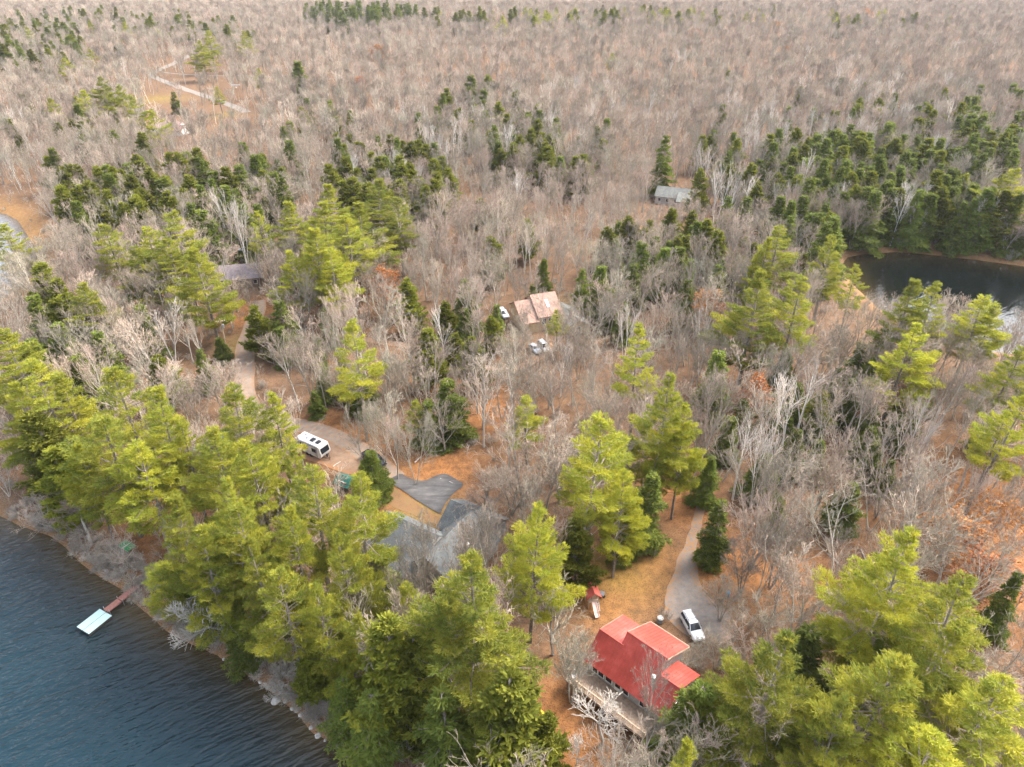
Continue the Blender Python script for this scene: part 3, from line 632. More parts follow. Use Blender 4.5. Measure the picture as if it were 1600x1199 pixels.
for z in np.arange(-.6, 2.2, .55): gd.box(-3.30, -3.27, 5.65, 10.15, z+.03, z+.5)
gd.obj('garage_door', MT['slate'], gh)
for x in (-8.6, -6.4, -4.0, -1.8): window(gh, x, x+1.2, -6.4, .6, 1.8)
for y in (-3.6, -1.2, 1.3): window_end(gh, 6.2, y, y+1.2, .7, 1.9, 1)
window(gh, -7, -5.8, 3.0, .9, 2.1, 1); ch = MB(); ch.at((4.1, 1.9, 0)).lathe([(.2, 3.3), (.2, 4.6), (.3, 4.62), (.3, 4.8), (.06, 4.95)], 12); ch.obj('chimney', MT['white'], gh)
pt = MB(); pt.box(-9.5, -2.6, -10.2, -6.5, .1, .25)
for x in np.arange(-9.5, -2.5, 1.15): pt.box(x, x+.09, -10.2, -10.1, .25, 1.2)
pt.box(-9.5, -2.5, -10.22, -10.08, 1.2, 1.26); pt.obj('deck', MT['slate'], gh)

# the house with the pinkish roof
pb = unproject(829, 457, 11.5); ph = empty('pink_roof_house', (pb[0], pb[1], hz(pb[0], pb[1])), R(20), 'tan house with a pinkish brown roof and one white skylight', 'house')
Wl, Rf = MB(), MB(); gable(Wl, Rf, .2, 6.2, -5.6, 4.2, 0, 7.6, 3.5, 5.2, .4, .5, .2); gable(Wl, Rf, -4.2, .15, -6.0, 3.4, -.5, 6.7, 3.0, 4.6, .4, .5, .2, 0, (1, 0))
Wl.obj('wall', MT['tan'], ph); rf = Rf.obj('roof', MT['pinkroof'], ph); sk = MB(); sk.quad([(3.0, -3.9, 5.40), (3.75, -3.9, 5.40), (3.75, -1.9, 6.60), (3.0, -1.9, 6.60)], .25); sk.obj('skylight', MT['white'], rf)
for x in (1.0, 2.8, 4.6): window(ph, x, x+1.0, -5.6, 1.8, 3.3)
W4, R4 = MB(), MB(); W4.at((6.4, -10.5, 0), R(90)); R4.at((6.4, -10.5, 0), R(90)); gable(W4, R4, 0, 10.5, -5.4, 2.4, -2.2, 4.1, .1, 2.9, .35, .4, .18)
W4.obj('wing_wall', MT['tan'], ph); R4.obj('wing_roof', MT['paleroof'], ph); window(ph, 8.0, 9.2, -10.5, .8, 2.0)

def simple_house(name, px, py, h, rz, L, Dp, roof, wall, label, zr=5.0, ze=2.8, extra=None, cat='house'):
    p = ground(px, py, h); o = empty(name, (p[0], p[1], p[2]), rz, label, cat); Wl, Rf = MB(), MB()
    gable(Wl, Rf, -L/2, L/2, -Dp/2, ze, 0, zr, Dp/2, ze, .4, .45, .2)
    if extra: gable(Wl, Rf, *extra)
    Wl.obj('wall', MT[wall], o); Rf.obj('roof', MT[roof], o)
    k = max(1, int(L/3))
    for i in range(k): x = -L/2+L*(i+.5)/k-.5; window(o, x, x+1, -Dp/2, 1.0, 2.1)
    d = MB().box(L*.12, L*.12+.9, -Dp/2-.05, -Dp/2+.03, 0, 2.1).obj('door', MT['brown'], o)
    return o
simple_house('grey_cottage', 1060, 296, 5, R(-22), 15, 7.5, 'paleroof', 'siding', 'low pale grey house among bare trees above the dark pond', 5.6, 3.0, (1.0, 5.5, -7.5, 2.8, -3, 4.8, 1, 2.8, .3, .4, .2))
simple_house('mauve_roof_house', 368, 417, 4.5, R(12), 14, 9.5, 'purproof', 'brown', 'house with a mauve grey roof behind tall yellow-green pines', 5.2, 2.9, (-11, -7.2, -4.5, 2.3, -1.5, 4.0, 2, 2.4, .3, .4, .2))
simple_house('rosy_roof_cottage', 263, 192, 4.5, R(-12), 16, 10, 'rosyroof', 'white', 'far cottage with a rosy roof below the bend of the pale road', 5.6, 2.9, (5.2, 12, -8, 2.6, -3.5, 4.6, 1, 2.6, .3, .4, .2))
simple_house('green_roof_cabin', 315, 700, 3.6, R(60), 9, 6, 'greenmetal', 'brown', 'brown cabin with a green metal roof under the lakeside pines', 4.4, 2.5, cat='cabin')
simple_house('blue_roof_shed', 92, 579, 3, R(-15), 7, 5, 'bluemetal', 'siding', 'shed with a blue grey roof behind the lakeside pines', 3.9, 2.4, cat='shed')
simple_house('lean_shed', 540, 748, 2, R(-30), 2.6, 2.2, 'greenmetal', 'brown', 'small shed with a green roof beyond the pines near the paved driveway', 2.6, 1.8, cat='shed')

# ------------------------------------------------------------------ vehicles
def wheel(root, x, y, r, wd=.22, rim='steel'):
    o = MB().at((x, y, r), 0, R(90)).lathe([(r*.62, -wd/2), (r*.92, -wd/2), (r, -wd/2+.04), (r, wd/2-.04), (r*.92, wd/2), (r*.62, wd/2)], 18).obj('wheel', MT['rubber'], root, True)
    s = 1 if y > 0 else -1; MB().at((x, y, r), 0, R(90)).lathe([(r*.6, -wd*.47), (r*.6, wd*.47)], 14).obj('rim', MT[rim], o); return o
def body_loft(mb, secs):
    """secs: x, z low, z high, half width low, half width high"""
    out = []
    for x, z0, z1, w0, w1 in secs:
        zm = z0+(z1-z0)*.55; out.append((x, [(-w0*.9, z0), (w0*.9, z0), (w0, z0+.12), (max(w0, w1), zm), (w1, z1-.06), (w1*.88, z1), (-w1*.88, z1), (-w1, z1-.06), (-max(w0, w1), zm), (-w0, z0+.12)]))
    mb.loft(out)
def car(name, px, py, rz, paint, label, kind='suv', L=4.7, group=None):
    p = ground(px, py); o = empty(name, (p[0], p[1], p[2]+.06), rz, label, {'pickup': 'pickup truck'}.get(kind, 'car'), group); h = L/2; s = L/4.7
    b = MB(); body_loft(b, [(-h, .42, .88, .78, .72), (-h+.12, .28, .98, .88, .84), (-h+.7, .26, 1.02, .93, .88), (.75*s, .26, 1.0, .93, .88), (h-.5, .28, .90, .91, .82), (h-.1, .34, .80, .84, .74), (h, .42, .68, .72, .64)]); b.obj('body', paint, o, True)
    x0, x1 = {'suv': (-h+.12, .95*s), 'sedan': (-h+.8, .75*s), 'pickup': (-.55*s, 1.15*s)}[kind]; zt = {'suv': 1.68, 'sedan': 1.44, 'pickup': 1.82}[kind]; rk = {'suv': .28, 'sedan': .65, 'pickup': .22}[kind]
    g = MB(); body_loft(g, [(x0, .95, 1.05, .84, .80), (x0+rk, .95, zt-.05, .85, .66), (x1-.75, .95, zt-.05, .85, .66), (x1, .92, 1.02, .84, .78)]); g.obj('window', MT['glass'], o, True)
    t = MB(); t.loft([(x0+rk-.1, [(-.60, zt-.08), (.60, zt-.08), (.60, zt-.02), (-.60, zt-.02)]), (x0+rk+.1, [(-.70, zt-.08), (.70, zt-.08), (.64, zt+.02), (-.64, zt+.02)]), (x1-.9, [(-.70, zt-.08), (.70, zt-.08), (.64, zt+.02), (-.64, zt+.02)]), (x1-.68, [(-.60, zt-.10), (.60, zt-.10), (.60, zt-.04), (-.60, zt-.04)])])
    for y in (-1, 1):
        for xa, xb in ((x0+.02, x0+rk), (x1-.02, x1-.72)): t.tube([(xa, y*.83, 1.0), (xb, y*.66, zt-.04)], .05, 5)
        t.tube([((x0+x1)/2-.2, y*.865, 1.0), ((x0+x1)/2-.2, y*.68, zt-.04)], .045, 5)
    t.obj('roof', paint, o)
    if kind == 'suv':
        rr = MB(); [rr.tube([(x0+rk+.1, y*.56, zt+.08), (x1-1.0, y*.56, zt+.08)], .03, 6) for y in (-1, 1)]; [rr.tube([(xx, -.56, zt+.08), (xx, .56, zt+.08)], .022, 6) for xx in (x0+rk+.5, x1-1.4)]; rr.obj('roof_rack', MT['black'], o)
    if kind == 'pickup':
        q = MB(); q.box(-h+.12, -.62*s, -.72, .72, 1.025, 1.04); q.obj('cargo_bed', MT['black'], o)
        q = MB(); [q.box(-h+.05, -.6*s, y-.07, y+.07, 1.0, 1.22, .02) for y in (-.82, .82)]; q.box(-h+.02, -h+.12, -.85, .85, .85, 1.22, .02); q.obj('bed_side', paint, o)
    for x in (-h+.95*s, h-.95*s):
        for y in (-.82, .82): wheel(o, x, y, .36 if kind != 'sedan' else .32)
    for y in (-.58, .58):
        MB().box(h-.16, h-.02, y-.17, y+.17, .60, .72, .02).obj('headlight', MT['white'], o); MB().box(-h-.01, -h+.12, y-.14, y+.14, .72, .92, .02).obj('tail_light', MT['redplastic'], o)
        MB().box(x1-.55, x1-.35, y*1.62-.08, y*1.62+.08, 1.02, 1.16, .02).obj('mirror', MT['black'], o)
    MB().box(h-.12, h+.05, -.75, .75, .36, .52, .03).obj('bumper', MT['black'], o); MB().box(-h-.05, -h+.1, -.75, .75, .40, .56, .03).obj('bumper', MT['black'], o)
    return o
def paint_mat(name, c, r=.25):
    M = Mat(name); M.base(M.ramp(M.noise(2, 3, .5, M.coord()), [(.3, tuple(x*.93 for x in c)), (.7, c)])); M.rough(r); M.b.inputs['Coat Weight'].default_value = .5; M.b.inputs['Coat Roughness'].default_value = .1; return M.m
MT['redplastic'] = plain('red_lens', (.4, .02, .02), .3); MT['carwhite'] = paint_mat('white_car_paint', (.78, .79, .80)); MT['carblack'] = paint_mat('black_car_paint', (.022, .023, .026)); MT['carsilver'] = paint_mat('silver_car_paint', (.50, .53, .57)); MT['cardark'] = paint_mat('dark_blue_car_paint', (.03, .035, .05))
def heading(p, q): a, b = ground(*p), ground(*q); return math.atan2(b[1]-a[1], b[0]-a[0])
car('white_suv', 1081, 984, heading((1071, 962), (1090, 996)), MT['carwhite'], 'white car with a roof rack parked on the gravel drive behind the red roof', 'suv', 4.8)
car('pickup_truck', 585, 722, heading((570, 712), (598, 728)), MT['carblack'], 'black pickup truck parked where the gravel road meets the driveway', 'pickup', 5.4)
car('white_car', 850, 546, heading((843, 537), (857, 551)), MT['carwhite'], 'white car parked alone in front of the pink-roofed house', 'suv', 4.7)
car('white_car', 836, 549, heading((829, 540), (843, 554)), MT['carsilver'], 'pale silver car half hidden by bare trees beside the white car', 'sedan', 4.6)
car('white_van', 787, 494, R(-70), MT['carwhite'], 'white vehicle among trees to the side of the pink-roofed house', 'suv', 4.8)
car('dark_car', 380, 406, R(-8), MT['cardark'], 'dark car parked behind the mauve-roofed house', 'suv', 4.7)
car('dark_car', 331, 401, R(10), MT['cardark'], 'dark sedan standing among trees at the gable end of the mauve-roofed house', 'sedan', 4.6)
car('silver_car', 385, 393, R(4), MT['carsilver'], 'silver car parked past the dark one above the mauve roof', 'sedan', 4.6)

# travel trailer
pa, pbb = ground(469, 706), ground(502, 721); rz = math.atan2(pbb[1]-pa[1], pbb[0]-pa[0]); c = (pa+pbb)/2
t = empty('travel_trailer', (c[0]+.4, c[1]+1.1, hz(c[0], c[1])+.05), rz, 'white travel trailer with two dark roof units on the leafy dirt clearing', 'trailer')
MT['cream'] = plain('cream_panel', (.62, .60, .52), .5, .06)
b = MB(); pr = [(-3.2, .75), (-3.1, .55), (2.9, .55), (3.25, 1.1), (3.3, 1.6), (2.95, 2.95), (2.75, 3.05), (-3.05, 3.05), (-3.2, 2.9)]
b.at((0, 0, 0), 0, R(90)); b.prism([(x, z) for x, z in pr], -1.2, 1.2); body = b.obj('body', MT['white'], t)
rfm = MB().box(-3.12, 2.72, -1.14, 1.14, 3.052, 3.09, .01).obj('roof', MT['white'], t)
for x, wd in ((-.1, .85), (1.35, .75)): MB().box(x, x+wd, -.45, .45, 3.09, 3.32, .06).obj('roof_vent', MT['black'], t)
for x, y in ((-2.2, .3), (-1.3, -.3)): MB().box(x, x+.3, y, y+.3, 3.09, 3.2, .03).obj('vent_cap', MT['slate'], t)
for y, f in ((-1.2, -1), (1.2, 1)):
    for x0, x1, z0, z1 in ((-1.25, -.2, 1.75, 2.4), (1.1, 2.0, 1.6, 2.2)): window(t, x0, x1, y, z0, z1, f, 'black')
MB().box(-2.3, -1.6, -1.25, -1.19, .7, 2.55).obj('door', MT['black'], t)
MB().box(-1.4, 2.3, -1.215, -1.195, .8, 1.5).obj('side_panel', MT['cream'], t); MB().box(2.22, 2.32, -1.222, -1.196, .6, 2.9).obj('stripe', MT['slate'], t)
w_ = MB(); w_.quad([(3.345, -1.0, 1.55), (3.345, 1.0, 1.55), (3.07, 1.0, 2.6), (3.07, -1.0, 2.6)], .05); w_.obj('front_window', MT['glass'], t)
for x in (-.45, .4):
    for y in (-1.1, 1.1): wheel(t, x, y, .36)
hb = MB(); hb.tube([(3.0, -.8, .55), (4.3, 0, .55)], .06, 6); hb.tube([(3.0, .8, .55), (4.3, 0, .55)], .06, 6); hb.tube([(4.1, 0, .55), (4.1, 0, 0)], .05, 6); hb.obj('hitch', MT['black'], t)
MB().at((3.55, 0, .6)).lathe([(.16, 0), (.18, .1), (.18, .5), (.08, .62)], 12).obj('gas_bottle', MT['black'], t)
aw = MB(); aw.tube([(-3.0, -1.3, 2.85), (2.1, -1.3, 2.85)], .07, 8); [aw.tube([(x, -1.27, .9), (x, -1.27, 2.8)], .035, 6) for x in (-2.95, 2.05)]; aw.obj('awning', MT['slate'], t)

# ------------------------------------------------------------------ lake shore: dock, rocks, table
a_, b_, c_ = unproject(202, 927, .75), unproject(167, 956, .6), unproject(135, 984, .5); ax = unit((b_-a_)[:2]); rz = math.atan2(ax[1], ax[0]); Ld = float(np.hypot(*(b_-a_)[:2]))
MT['redplank'] = plain('reddish_planks', (.30, .13, .10), .8, .25); MT['palefloat'] = plain('pale_float_decking', (.40, .56, .54), .6, .06); MT['darkwood'] = plain('dark_timber', (.05, .04, .035), .8)
d = empty('dock', (a_[0], a_[1], 0), rz, 'reddish plank dock ending in a pale square float on the lake', 'dock')
def planks(mb, x0, x1, y0, y1, z):
    for x in np.arange(x0, x1-.05, .16): mb.box(x+.006, x+.15, y0, y1, z-.04, z)
    mb.box(x0, x1, y0+.04, y0+.12, z-.2, z-.042); mb.box(x0, x1, y1-.12, y1-.04, z-.2, z-.042)
m = MB(); planks(m, -1.6, Ld*.42, -.55, .55, .95); m.obj('walkway', MT['redplank'], d); m = MB(); planks(m, Ld*.42+.06, Ld+.1, -.55, .55, .90); m.obj('walkway', MT['redplank'], d)
for x in (Ld*.4, Ld*.98):
    for y in (-.62, .62): MB().tube([(x, y, -2), (x, y, 1.25)], .05, 8).obj('post', MT['steel'], d)
m = MB(); x0 = Ld+.16
for i in range(2):
    for y in np.arange(-1.37+i*1.42, -.10+i*1.42, .132): m.box(x0, x0+3.7, y+.003, y+.129, .62, .66)
m.obj('float_deck', MT['palefloat'], d); m = MB(); m.box(x0+.02, x0+3.68, -1.33, 1.37, .22, .615); m.box(x0+.3, x0+3.4, -1.1, 1.1, -.25, .22); m.obj('float_frame', MT['darkwood'], d)
# ping-pong table
p = ground(200, 858); MT['tablegreen'] = plain('green_table_top', (.03, .30, .09), .5, .1); t = empty('table_tennis_table', (p[0], p[1], p[2]), R(-32), 'green table tennis table on the leafy shore above the dock', 'table')
for x in (-1.38, .01): MB().box(x, x+1.37, -.76, .76, .72, .76).obj('tabletop', MT['tablegreen'], t)
nt_ = MB(); nt_.box(-.01, .01, -.9, .9, .761, .91); nt_.obj('net', MT['white'], t); ln = MB(); [ln.box(-1.36, 1.36, y-.015, y+.015, .7605, .763) for y in (-.74, 0, .74)]; ln.obj('line_marking', MT['white'], t)
for x in (-1.1, 1.1):
    for y in (-.6, .6): MB().tube([(x, y, 0), (x, y, .72)], .03, 6).obj('leg', MT['steel'], t)
# rocks
def rock_mesh(seed, r=1.0):
    import bmesh
    bm = bmesh.new(); bmesh.ops.create_icosphere(bm, subdivisions=3, radius=r); g = np.random.default_rng(seed)
    k = g.normal(0, 1, (6, 3)); ph_ = g.uniform(0, 6, 6)
    for v in bm.verts: v.co *= 1+.13*sum(math.sin(v.co.dot(Vector(k[i]*1.7/r))+ph_[i]) for i in range(6))*.6; v.co.z *= .62
    me = bpy.data.meshes.new('rock'); bm.to_mesh(me); bm.free(); me.materials.append(MT['rock']); return me
MT['rock'] = plain('pale_boulder', (.42, .38, .33), .9, .35, 1.5); RK = [rock_mesh(i) for i in range(4)]
ROCKS = [(432, 1097, .62, 'pale boulder standing in the shallows off the lake bank'), (428, 1080, .3, 'small pale rock on the bank above the big shallow boulder'), (256, 885, .35, 'pale rock on the needle covered slope among pines'), (166, 892, .3, 'pale rock on the bank above the dock'), (201, 918, .22, 'pale stone where the dock meets the bank'),
         (250, 792, .35, 'grey rock on bare ground between two pine trunks'), (407, 1066, .28, None), (446, 1096, .3, None), (456, 1108, .25, None), (470, 1118, .3, None), (486, 1137, .3, None), (497, 1150, .35, None), (380, 1046, .25, None), (350, 1030, .25, None), (528, 1168, .3, None), (418, 1074, .2, None), (463, 1112, .2, None), (508, 1158, .22, None)]
for i, (x, y, r, lb) in enumerate(ROCKS):
    p = ground(x, y); o = link('rock', RK[i % 4], None, (p[0], p[1], max(p[2], -.05)+r*.1)); o.scale = (r, r*random.uniform(.75, 1.1), r); o.rotation_euler = (0, 0, random.uniform(0, 6)); tag(o, lb or 'small brownish rock along the waterline of the lake bank', 'rock', None if lb else 'small rocks along the lake bank')

# ------------------------------------------------------------------ yard things
def lathe_thing(name, px, py, prof, mat, label, cat, lid=None, dz=0):
    p = ground(px, py); o = MB().lathe(prof, 18).obj(name, MT[mat], None, True); o.location = (p[0], p[1], p[2]+dz); tag(o, label, cat)
    if lid: MB().lathe(lid[0], 18).obj('lid', MT[lid[1]], o, True)
    return o
MT['bluebarrel'] = plain('blue_plastic', (.06, .24, .42), .4); MT['kayakyellow'] = plain('yellow_plastic', (.75, .52, .02), .35, .08); MT['slidepink'] = plain('pale_pink_plastic', (.70, .48, .40), .4); MT['redroofing'] = plain('red_boards', (.48, .09, .06), .7)
lathe_thing('barrel', 1137, 932, [(.26, 0), (.30, .12), (.31, .42), (.30, .74), (.27, .86)], 'bluebarrel', 'blue plastic barrel at the wooded edge of the gravel drive', 'barrel', ([(.27, .862), (.28, .90), (.2, .93)], 'bluebarrel'))
lathe_thing('well_cap', 1031, 972, [(.42, 0), (.42, .75), (.40, .8)], 'slate', 'dark round drum with a white lid behind the red roof', 'drum', ([(.46, .80), (.46, .88), (.36, .98), (.1, 1.02)], 'white'))
p = ground(641, 900); o = empty('grill', (p[0], p[1], p[2]), 0, 'black covered grill below the grey house', 'grill')
MB().lathe([(.30, .55), (.42, .75), (.44, .95), (.36, 1.15), (.12, 1.25)], 16).obj('bowl', MT['black'], o, True)
for k in range(3): MB().tube([(.25*math.cos(k*2.1), .25*math.sin(k*2.1), .6), (.42*math.cos(k*2.1), .42*math.sin(k*2.1), 0)], .03, 6).obj('leg', MT['black'], o)
# kayaks
def kayak(px, py, rz, L, mat, label):
    p = ground(px, py); m = MB(); secs = []
    for i in range(9):
        s = i/8*2-1; wd = .36*(1-abs(s)**2.2)+.02; zz = .06+.12*abs(s)**3; secs.append((s*L/2, [(-wd, zz+.18), (-wd*.7, zz), (wd*.7, zz), (wd, zz+.18), (wd*.5, zz+.30), (-wd*.5, zz+.30)]))
    m.loft(secs); o = m.obj('kayak', MT[mat], None, True); o.location = (p[0], p[1], p[2]+.02); o.rotation_euler = (0, 0, rz); tag(o, label, 'kayak'); MB().at((-.1, 0, .355)).lathe([(.24, -.02), (.27, .03), (.2, .03), (.2, -.02)], 14).obj('cockpit', MT['black'], o); return o
kayak(853, 1126, heading((848, 1118), (861, 1140)), 3.0, 'kayakyellow', 'yellow kayak lying on brown leaves under the lakeside cedar'); kayak(746, 806, R(35), 3.4, 'redroofing', 'red kayak lying behind the grey house')
# play set: red roofed house on stilts with a pale slide
p = ground(925, 950); o = empty('playhouse', (p[0], p[1]+.9, p[2]), R(-78), 'small red-roofed wooden playhouse with a pale slide at the edge of the lawn', 'playhouse')
Wl, Rf = MB(), MB()
Wl.box(-.9, .9, -.8, .8, 1.15, 1.25); Wl.loft([(-.9, [(-.8, 1.25), (.8, 1.25), (.8, 2.3), (0, 3.0), (-.8, 2.3)]), (.5, [(-.8, 1.25), (.8, 1.25), (.8, 2.3), (0, 3.0), (-.8, 2.3)])]); Wl.obj('cabin', MT['trim'], o)
Rf.quad([(-1.2, -1.1, 2.12), (1.1, -1.1, 2.12), (1.1, 0, 3.1), (-1.2, 0, 3.1)], .08); Rf.quad([(-1.2, 0, 3.103), (1.1, 0, 3.103), (1.1, 1.1, 2.12), (-1.2, 1.1, 2.12)], .08); Rf.obj('roof', MT['redroofing'], o)
for x in (-.82, .82):
    for y in (-.72, .72): MB().box(x-.06, x+.06, y-.06, y+.06, -.4, 2.2 if x > 0 else 1.15).obj('post', MT['trim'], o)
sl_ = MB(); sl_.quad([(.9, -.3, 1.22), (.9, .25, 1.22), (.95, .25, 1.22), (.95, -.3, 1.22)], .06); P0 = [(.92, 1.25), (1.6, .85), (2.3, .42), (2.9, .22)]
for (xa, za), (xb, zb) in zip(P0[:-1], P0[1:]): sl_.quad([(xa, -.3, za), (xb, -.3, zb), (xb, .3, zb), (xa, .3, za)], .05); [sl_.quad([(xa, y-.03, za+.16), (xb, y-.03, zb+.16), (xb, y+.03, zb+.16), (xa, y+.03, za+.16)], .18) for y in (-.32, .32)]
sl_.obj('slide', MT['slidepink'], o); ld = MB(); [ld.tube([(.75, y, 1.2), (1.7, y, 0)], .04, 6) for y in (.45, .75)]; [ld.tube([(.75+.95*s, .45, 1.2*(1-s)), (.75+.95*s, .75, 1.2*(1-s))], .03, 6) for s in (.1, .3, .5, .7, .9)]; ld.obj('ladder', MT['white'], o)
# garden cart
p = ground(938, 932); o = empty('garden_cart', (p[0], p[1], p[2]), R(-20), 'small grey garden cart on the lawn beside the playhouse', 'cart'); m = MB(); m.loft([(-.5, [(-.25, .35), (.25, .35), (.38, .7), (-.38, .7)]), (.55, [(-.3, .42), (.3, .42), (.45, .75), (-.45, .75)])]); m.obj('tray', MT['slate'], o); MB().at((.55, 0, .2), 0, R(90)).lathe([(.12, -.05), (.2, -.05), (.2, .05), (.12, .05)], 14).obj('wheel', MT['rubber'], o)
for y in (-.25, .25): MB().tube([(.6, y*.4, .25), (-.4, y, .4), (-1.1, y*1.3, .6)], .03, 6).obj('handle', MT['rail'], o); MB().tube([(-.35, y, .4), (-.4, y, 0)], .025, 6).obj('leg', MT['steel'], o)
# deck chair on the corner of the deck
o = empty('deck_chair', (rh.location.x, rh.location.y, 4.84), ang, 'white garden chair on the corner of the red-roofed house deck', 'chair'); o.location = (rh.matrix_basis @ Vector((-.3, -1.9, .84)))
MB().box(-.3, .3, -.28, .28, .38, .43).obj('seat', MT['white'], o); m = MB(); m.quad([(-.3, .22, .42), (.3, .22, .42), (.3, .48, 1.05), (-.3, .48, 1.05)], .04); m.obj('backrest', MT['white'], o)
for x in (-.26, .26):
    for y in (-.24, .24): MB().box(x-.025, x+.025, y-.025, y+.025, 0, .38).obj('leg', MT['white'], o)
# utility pole and light pole
p = ground(357, 556); o = empty('utility_pole', tuple(p), R(20), 'wooden utility pole with a grey transformer beside the gravel road', 'pole'); MB().tube([(0, 0, -.5), (0, 0, 9.5)], [.17, .11], 10).obj('post', MT['pole'], o); MB().box(-1.0, 1.0, .1, .22, 8.7, 8.85).obj('crossarm', MT['pole'], o)
for x in (-.9, -.4, .4, .9): MB().at((x, .16, 8.85)).lathe([(.04, 0), (.07, .08), (.04, .2)], 8).obj('insulator', MT['white'], o)
MB().at((.38, 0, 7.2)).lathe([(.22, 0), (.24, .05), (.24, .8), (.2, .88), (.08, .92)], 12).obj('transformer', MT['steel'], o)
p = ground(373, 158); o = empty('light_pole', tuple(p), R(10), 'slim pole with a white lamp head beside the far pale road', 'lamp'); MB().tube([(0, 0, -.3), (0, 0, 9)], [.16, .1], 8).obj('post', MT['pole'], o); MB().box(-2.6, 2.6, -.12, .12, 9.2, 9.7).obj('crossarm', MT['white'], o); MB().at((0, -.3, 7.6)).lathe([(.2, 0), (.5, .3), (.2, .9)], 10).obj('lamp_head', MT['white'], o)
# fallen logs
def log(px, py, q, r, mat, label):
    a, b = ground(px, py), ground(*q); m = MB(); n = 6; pts = [a+(b-a)*i/n+np.array([0, 0, r*.9+random.uniform(-.03, .05)]) for i in range(n+1)]
    o = m.tube([p-pts[0] for p in pts], np.linspace(r, r*.6, n+1), 8).obj('log', MT[mat], None, True); o.location = tuple(pts[0]); return tag(o, label, 'log')
log(648, 724, (657, 715), .13, 'birch', 'short pale fallen birch log on orange leaves beyond the driveway'); log(688, 748, (712, 757), .05, 'birch', 'thin pale branch lying on the asphalt driveway'); log(1296, 868, (1312, 884), .16, 'deadwood', 'pale fallen trunk on leaves uphill of the big pines')
log(1366, 905, (1345, 860), .14, 'deadwood', 'grey fallen trunk beside the big pine crown'); log(520, 730, (532, 722), .1, 'deadwood', 'short grey log at the edge of the trailer clearing')
for i in range(26):
    x_, y_ = random.choice([(random.uniform(1120, 1560), random.uniform(640, 900)), (random.uniform(520, 800), random.uniform(560, 680)), (random.uniform(860, 1040), random.uniform(780, 900))]); L_ = random.uniform(10, 34); t_ = random.uniform(-.7, .7); p_ = ground(x_, y_)
    if road_dist(p_[:1], p_[1:2])[0] < 1.5: continue
    log(x_, y_, (x_+L_*math.cos(t_)*random.choice((-1, 1)), y_+L_*math.sin(t_)), random.uniform(.09, .17), random.choice(('deadwood', 'birch', 'pole')), 'fallen trunk lying on leaf litter in the bare wood')['group'] = 'fallen trunks in the bare wood'

# ------------------------------------------------------------------ trees: where they stand
# pixel of the tree top in the photograph, crown width in pixels, height in metres
PINES = [(1430, 842, 190, 27), (1215, 1003, 190, 25), (1400, 1040, 210, 24), (1520, 930, 170, 26), (1570, 1060, 190, 23), (1320, 1090, 150, 22), (1460, 1150, 180, 20), (1062, 1178, 110, 22), (1480, 985, 150, 24),
    (745, 878, 215, 28), (700, 935, 150, 25), (832, 797, 125, 24), (930, 652, 135, 27), (975, 740, 90, 20), (1045, 585, 115, 26), (1075, 640, 80, 22), (1002, 513, 72, 24), (825, 618, 64, 15), (1188, 428, 105, 27), (1250, 433, 82, 25), (1225, 353, 85, 24), (1195, 372, 60, 22),
    (1303, 368, 60, 24), (1340, 416, 46, 19), (1425, 440, 105, 25), (1466, 446, 70, 24), (1430, 508, 105, 22), (1540, 462, 80, 21), (1560, 478, 60, 19), (1596, 540, 80, 22), (1592, 618, 90, 24), (1575, 650, 60, 18), (1290, 613, 52, 12), (1588, 268, 95, 25), (1560, 300, 60, 22),
    (872, 486, 44, 10), (550, 508, 88, 25), (505, 293, 75, 24), (590, 283, 100, 25), (560, 320, 85, 24), (620, 310, 60, 23), (447, 318, 75, 22), (480, 358, 110, 25), (540, 338, 110, 25), (520, 385, 90, 22), (400, 332, 34, 20), (450, 395, 70, 20), (500, 320, 80, 24),
    (270, 333, 85, 26), (305, 388, 100, 24), (230, 358, 60, 22), (165, 350, 60, 22), (210, 385, 55, 20), (260, 375, 80, 22), (130, 443, 88, 20), (14, 352, 60, 20), (15, 523, 120, 23), (62, 568, 110, 24), (95, 590, 70, 20), (20, 600, 90, 20),
    (178, 578, 115, 25), (240, 615, 110, 27), (150, 650, 150, 24), (205, 690, 120, 23), (350, 603, 110, 26), (425, 622, 72, 22), (335, 668, 120, 25), (275, 660, 80, 22), (390, 695, 120, 24), (450, 710, 80, 21), (478, 735, 110, 24), (556, 748, 115, 24), (608, 770, 70, 21), (450, 798, 110, 24), (532, 828, 110, 23),
    (262, 790, 120, 24), (345, 752, 120, 25), (300, 830, 110, 22), (400, 850, 120, 23), (430, 900, 120, 22), (500, 905, 110, 21), (250, 880, 90, 19), (370, 790, 110, 24), (120, 700, 90, 20), (640, 905, 70, 14), (560, 960, 80, 17), (550, 1010, 80, 12),
    (325, 48, 50, 30), (312, 65, 36, 26), (382, 50, 38, 28), (405, 108, 32, 17), (340, 135, 32, 15), (100, 92, 40, 22), (138, 78, 42, 22), (155, 122, 45, 25), (125, 142, 50, 22), (80, 155, 50, 20), (185, 135, 40, 25), (206, 150, 32, 25), (237, 174, 36, 23), (170, 148, 40, 22), (520, 163, 28, 17), (956, 84, 26, 18), (648, 628, 46, 10), (668, 640, 26, 9)]
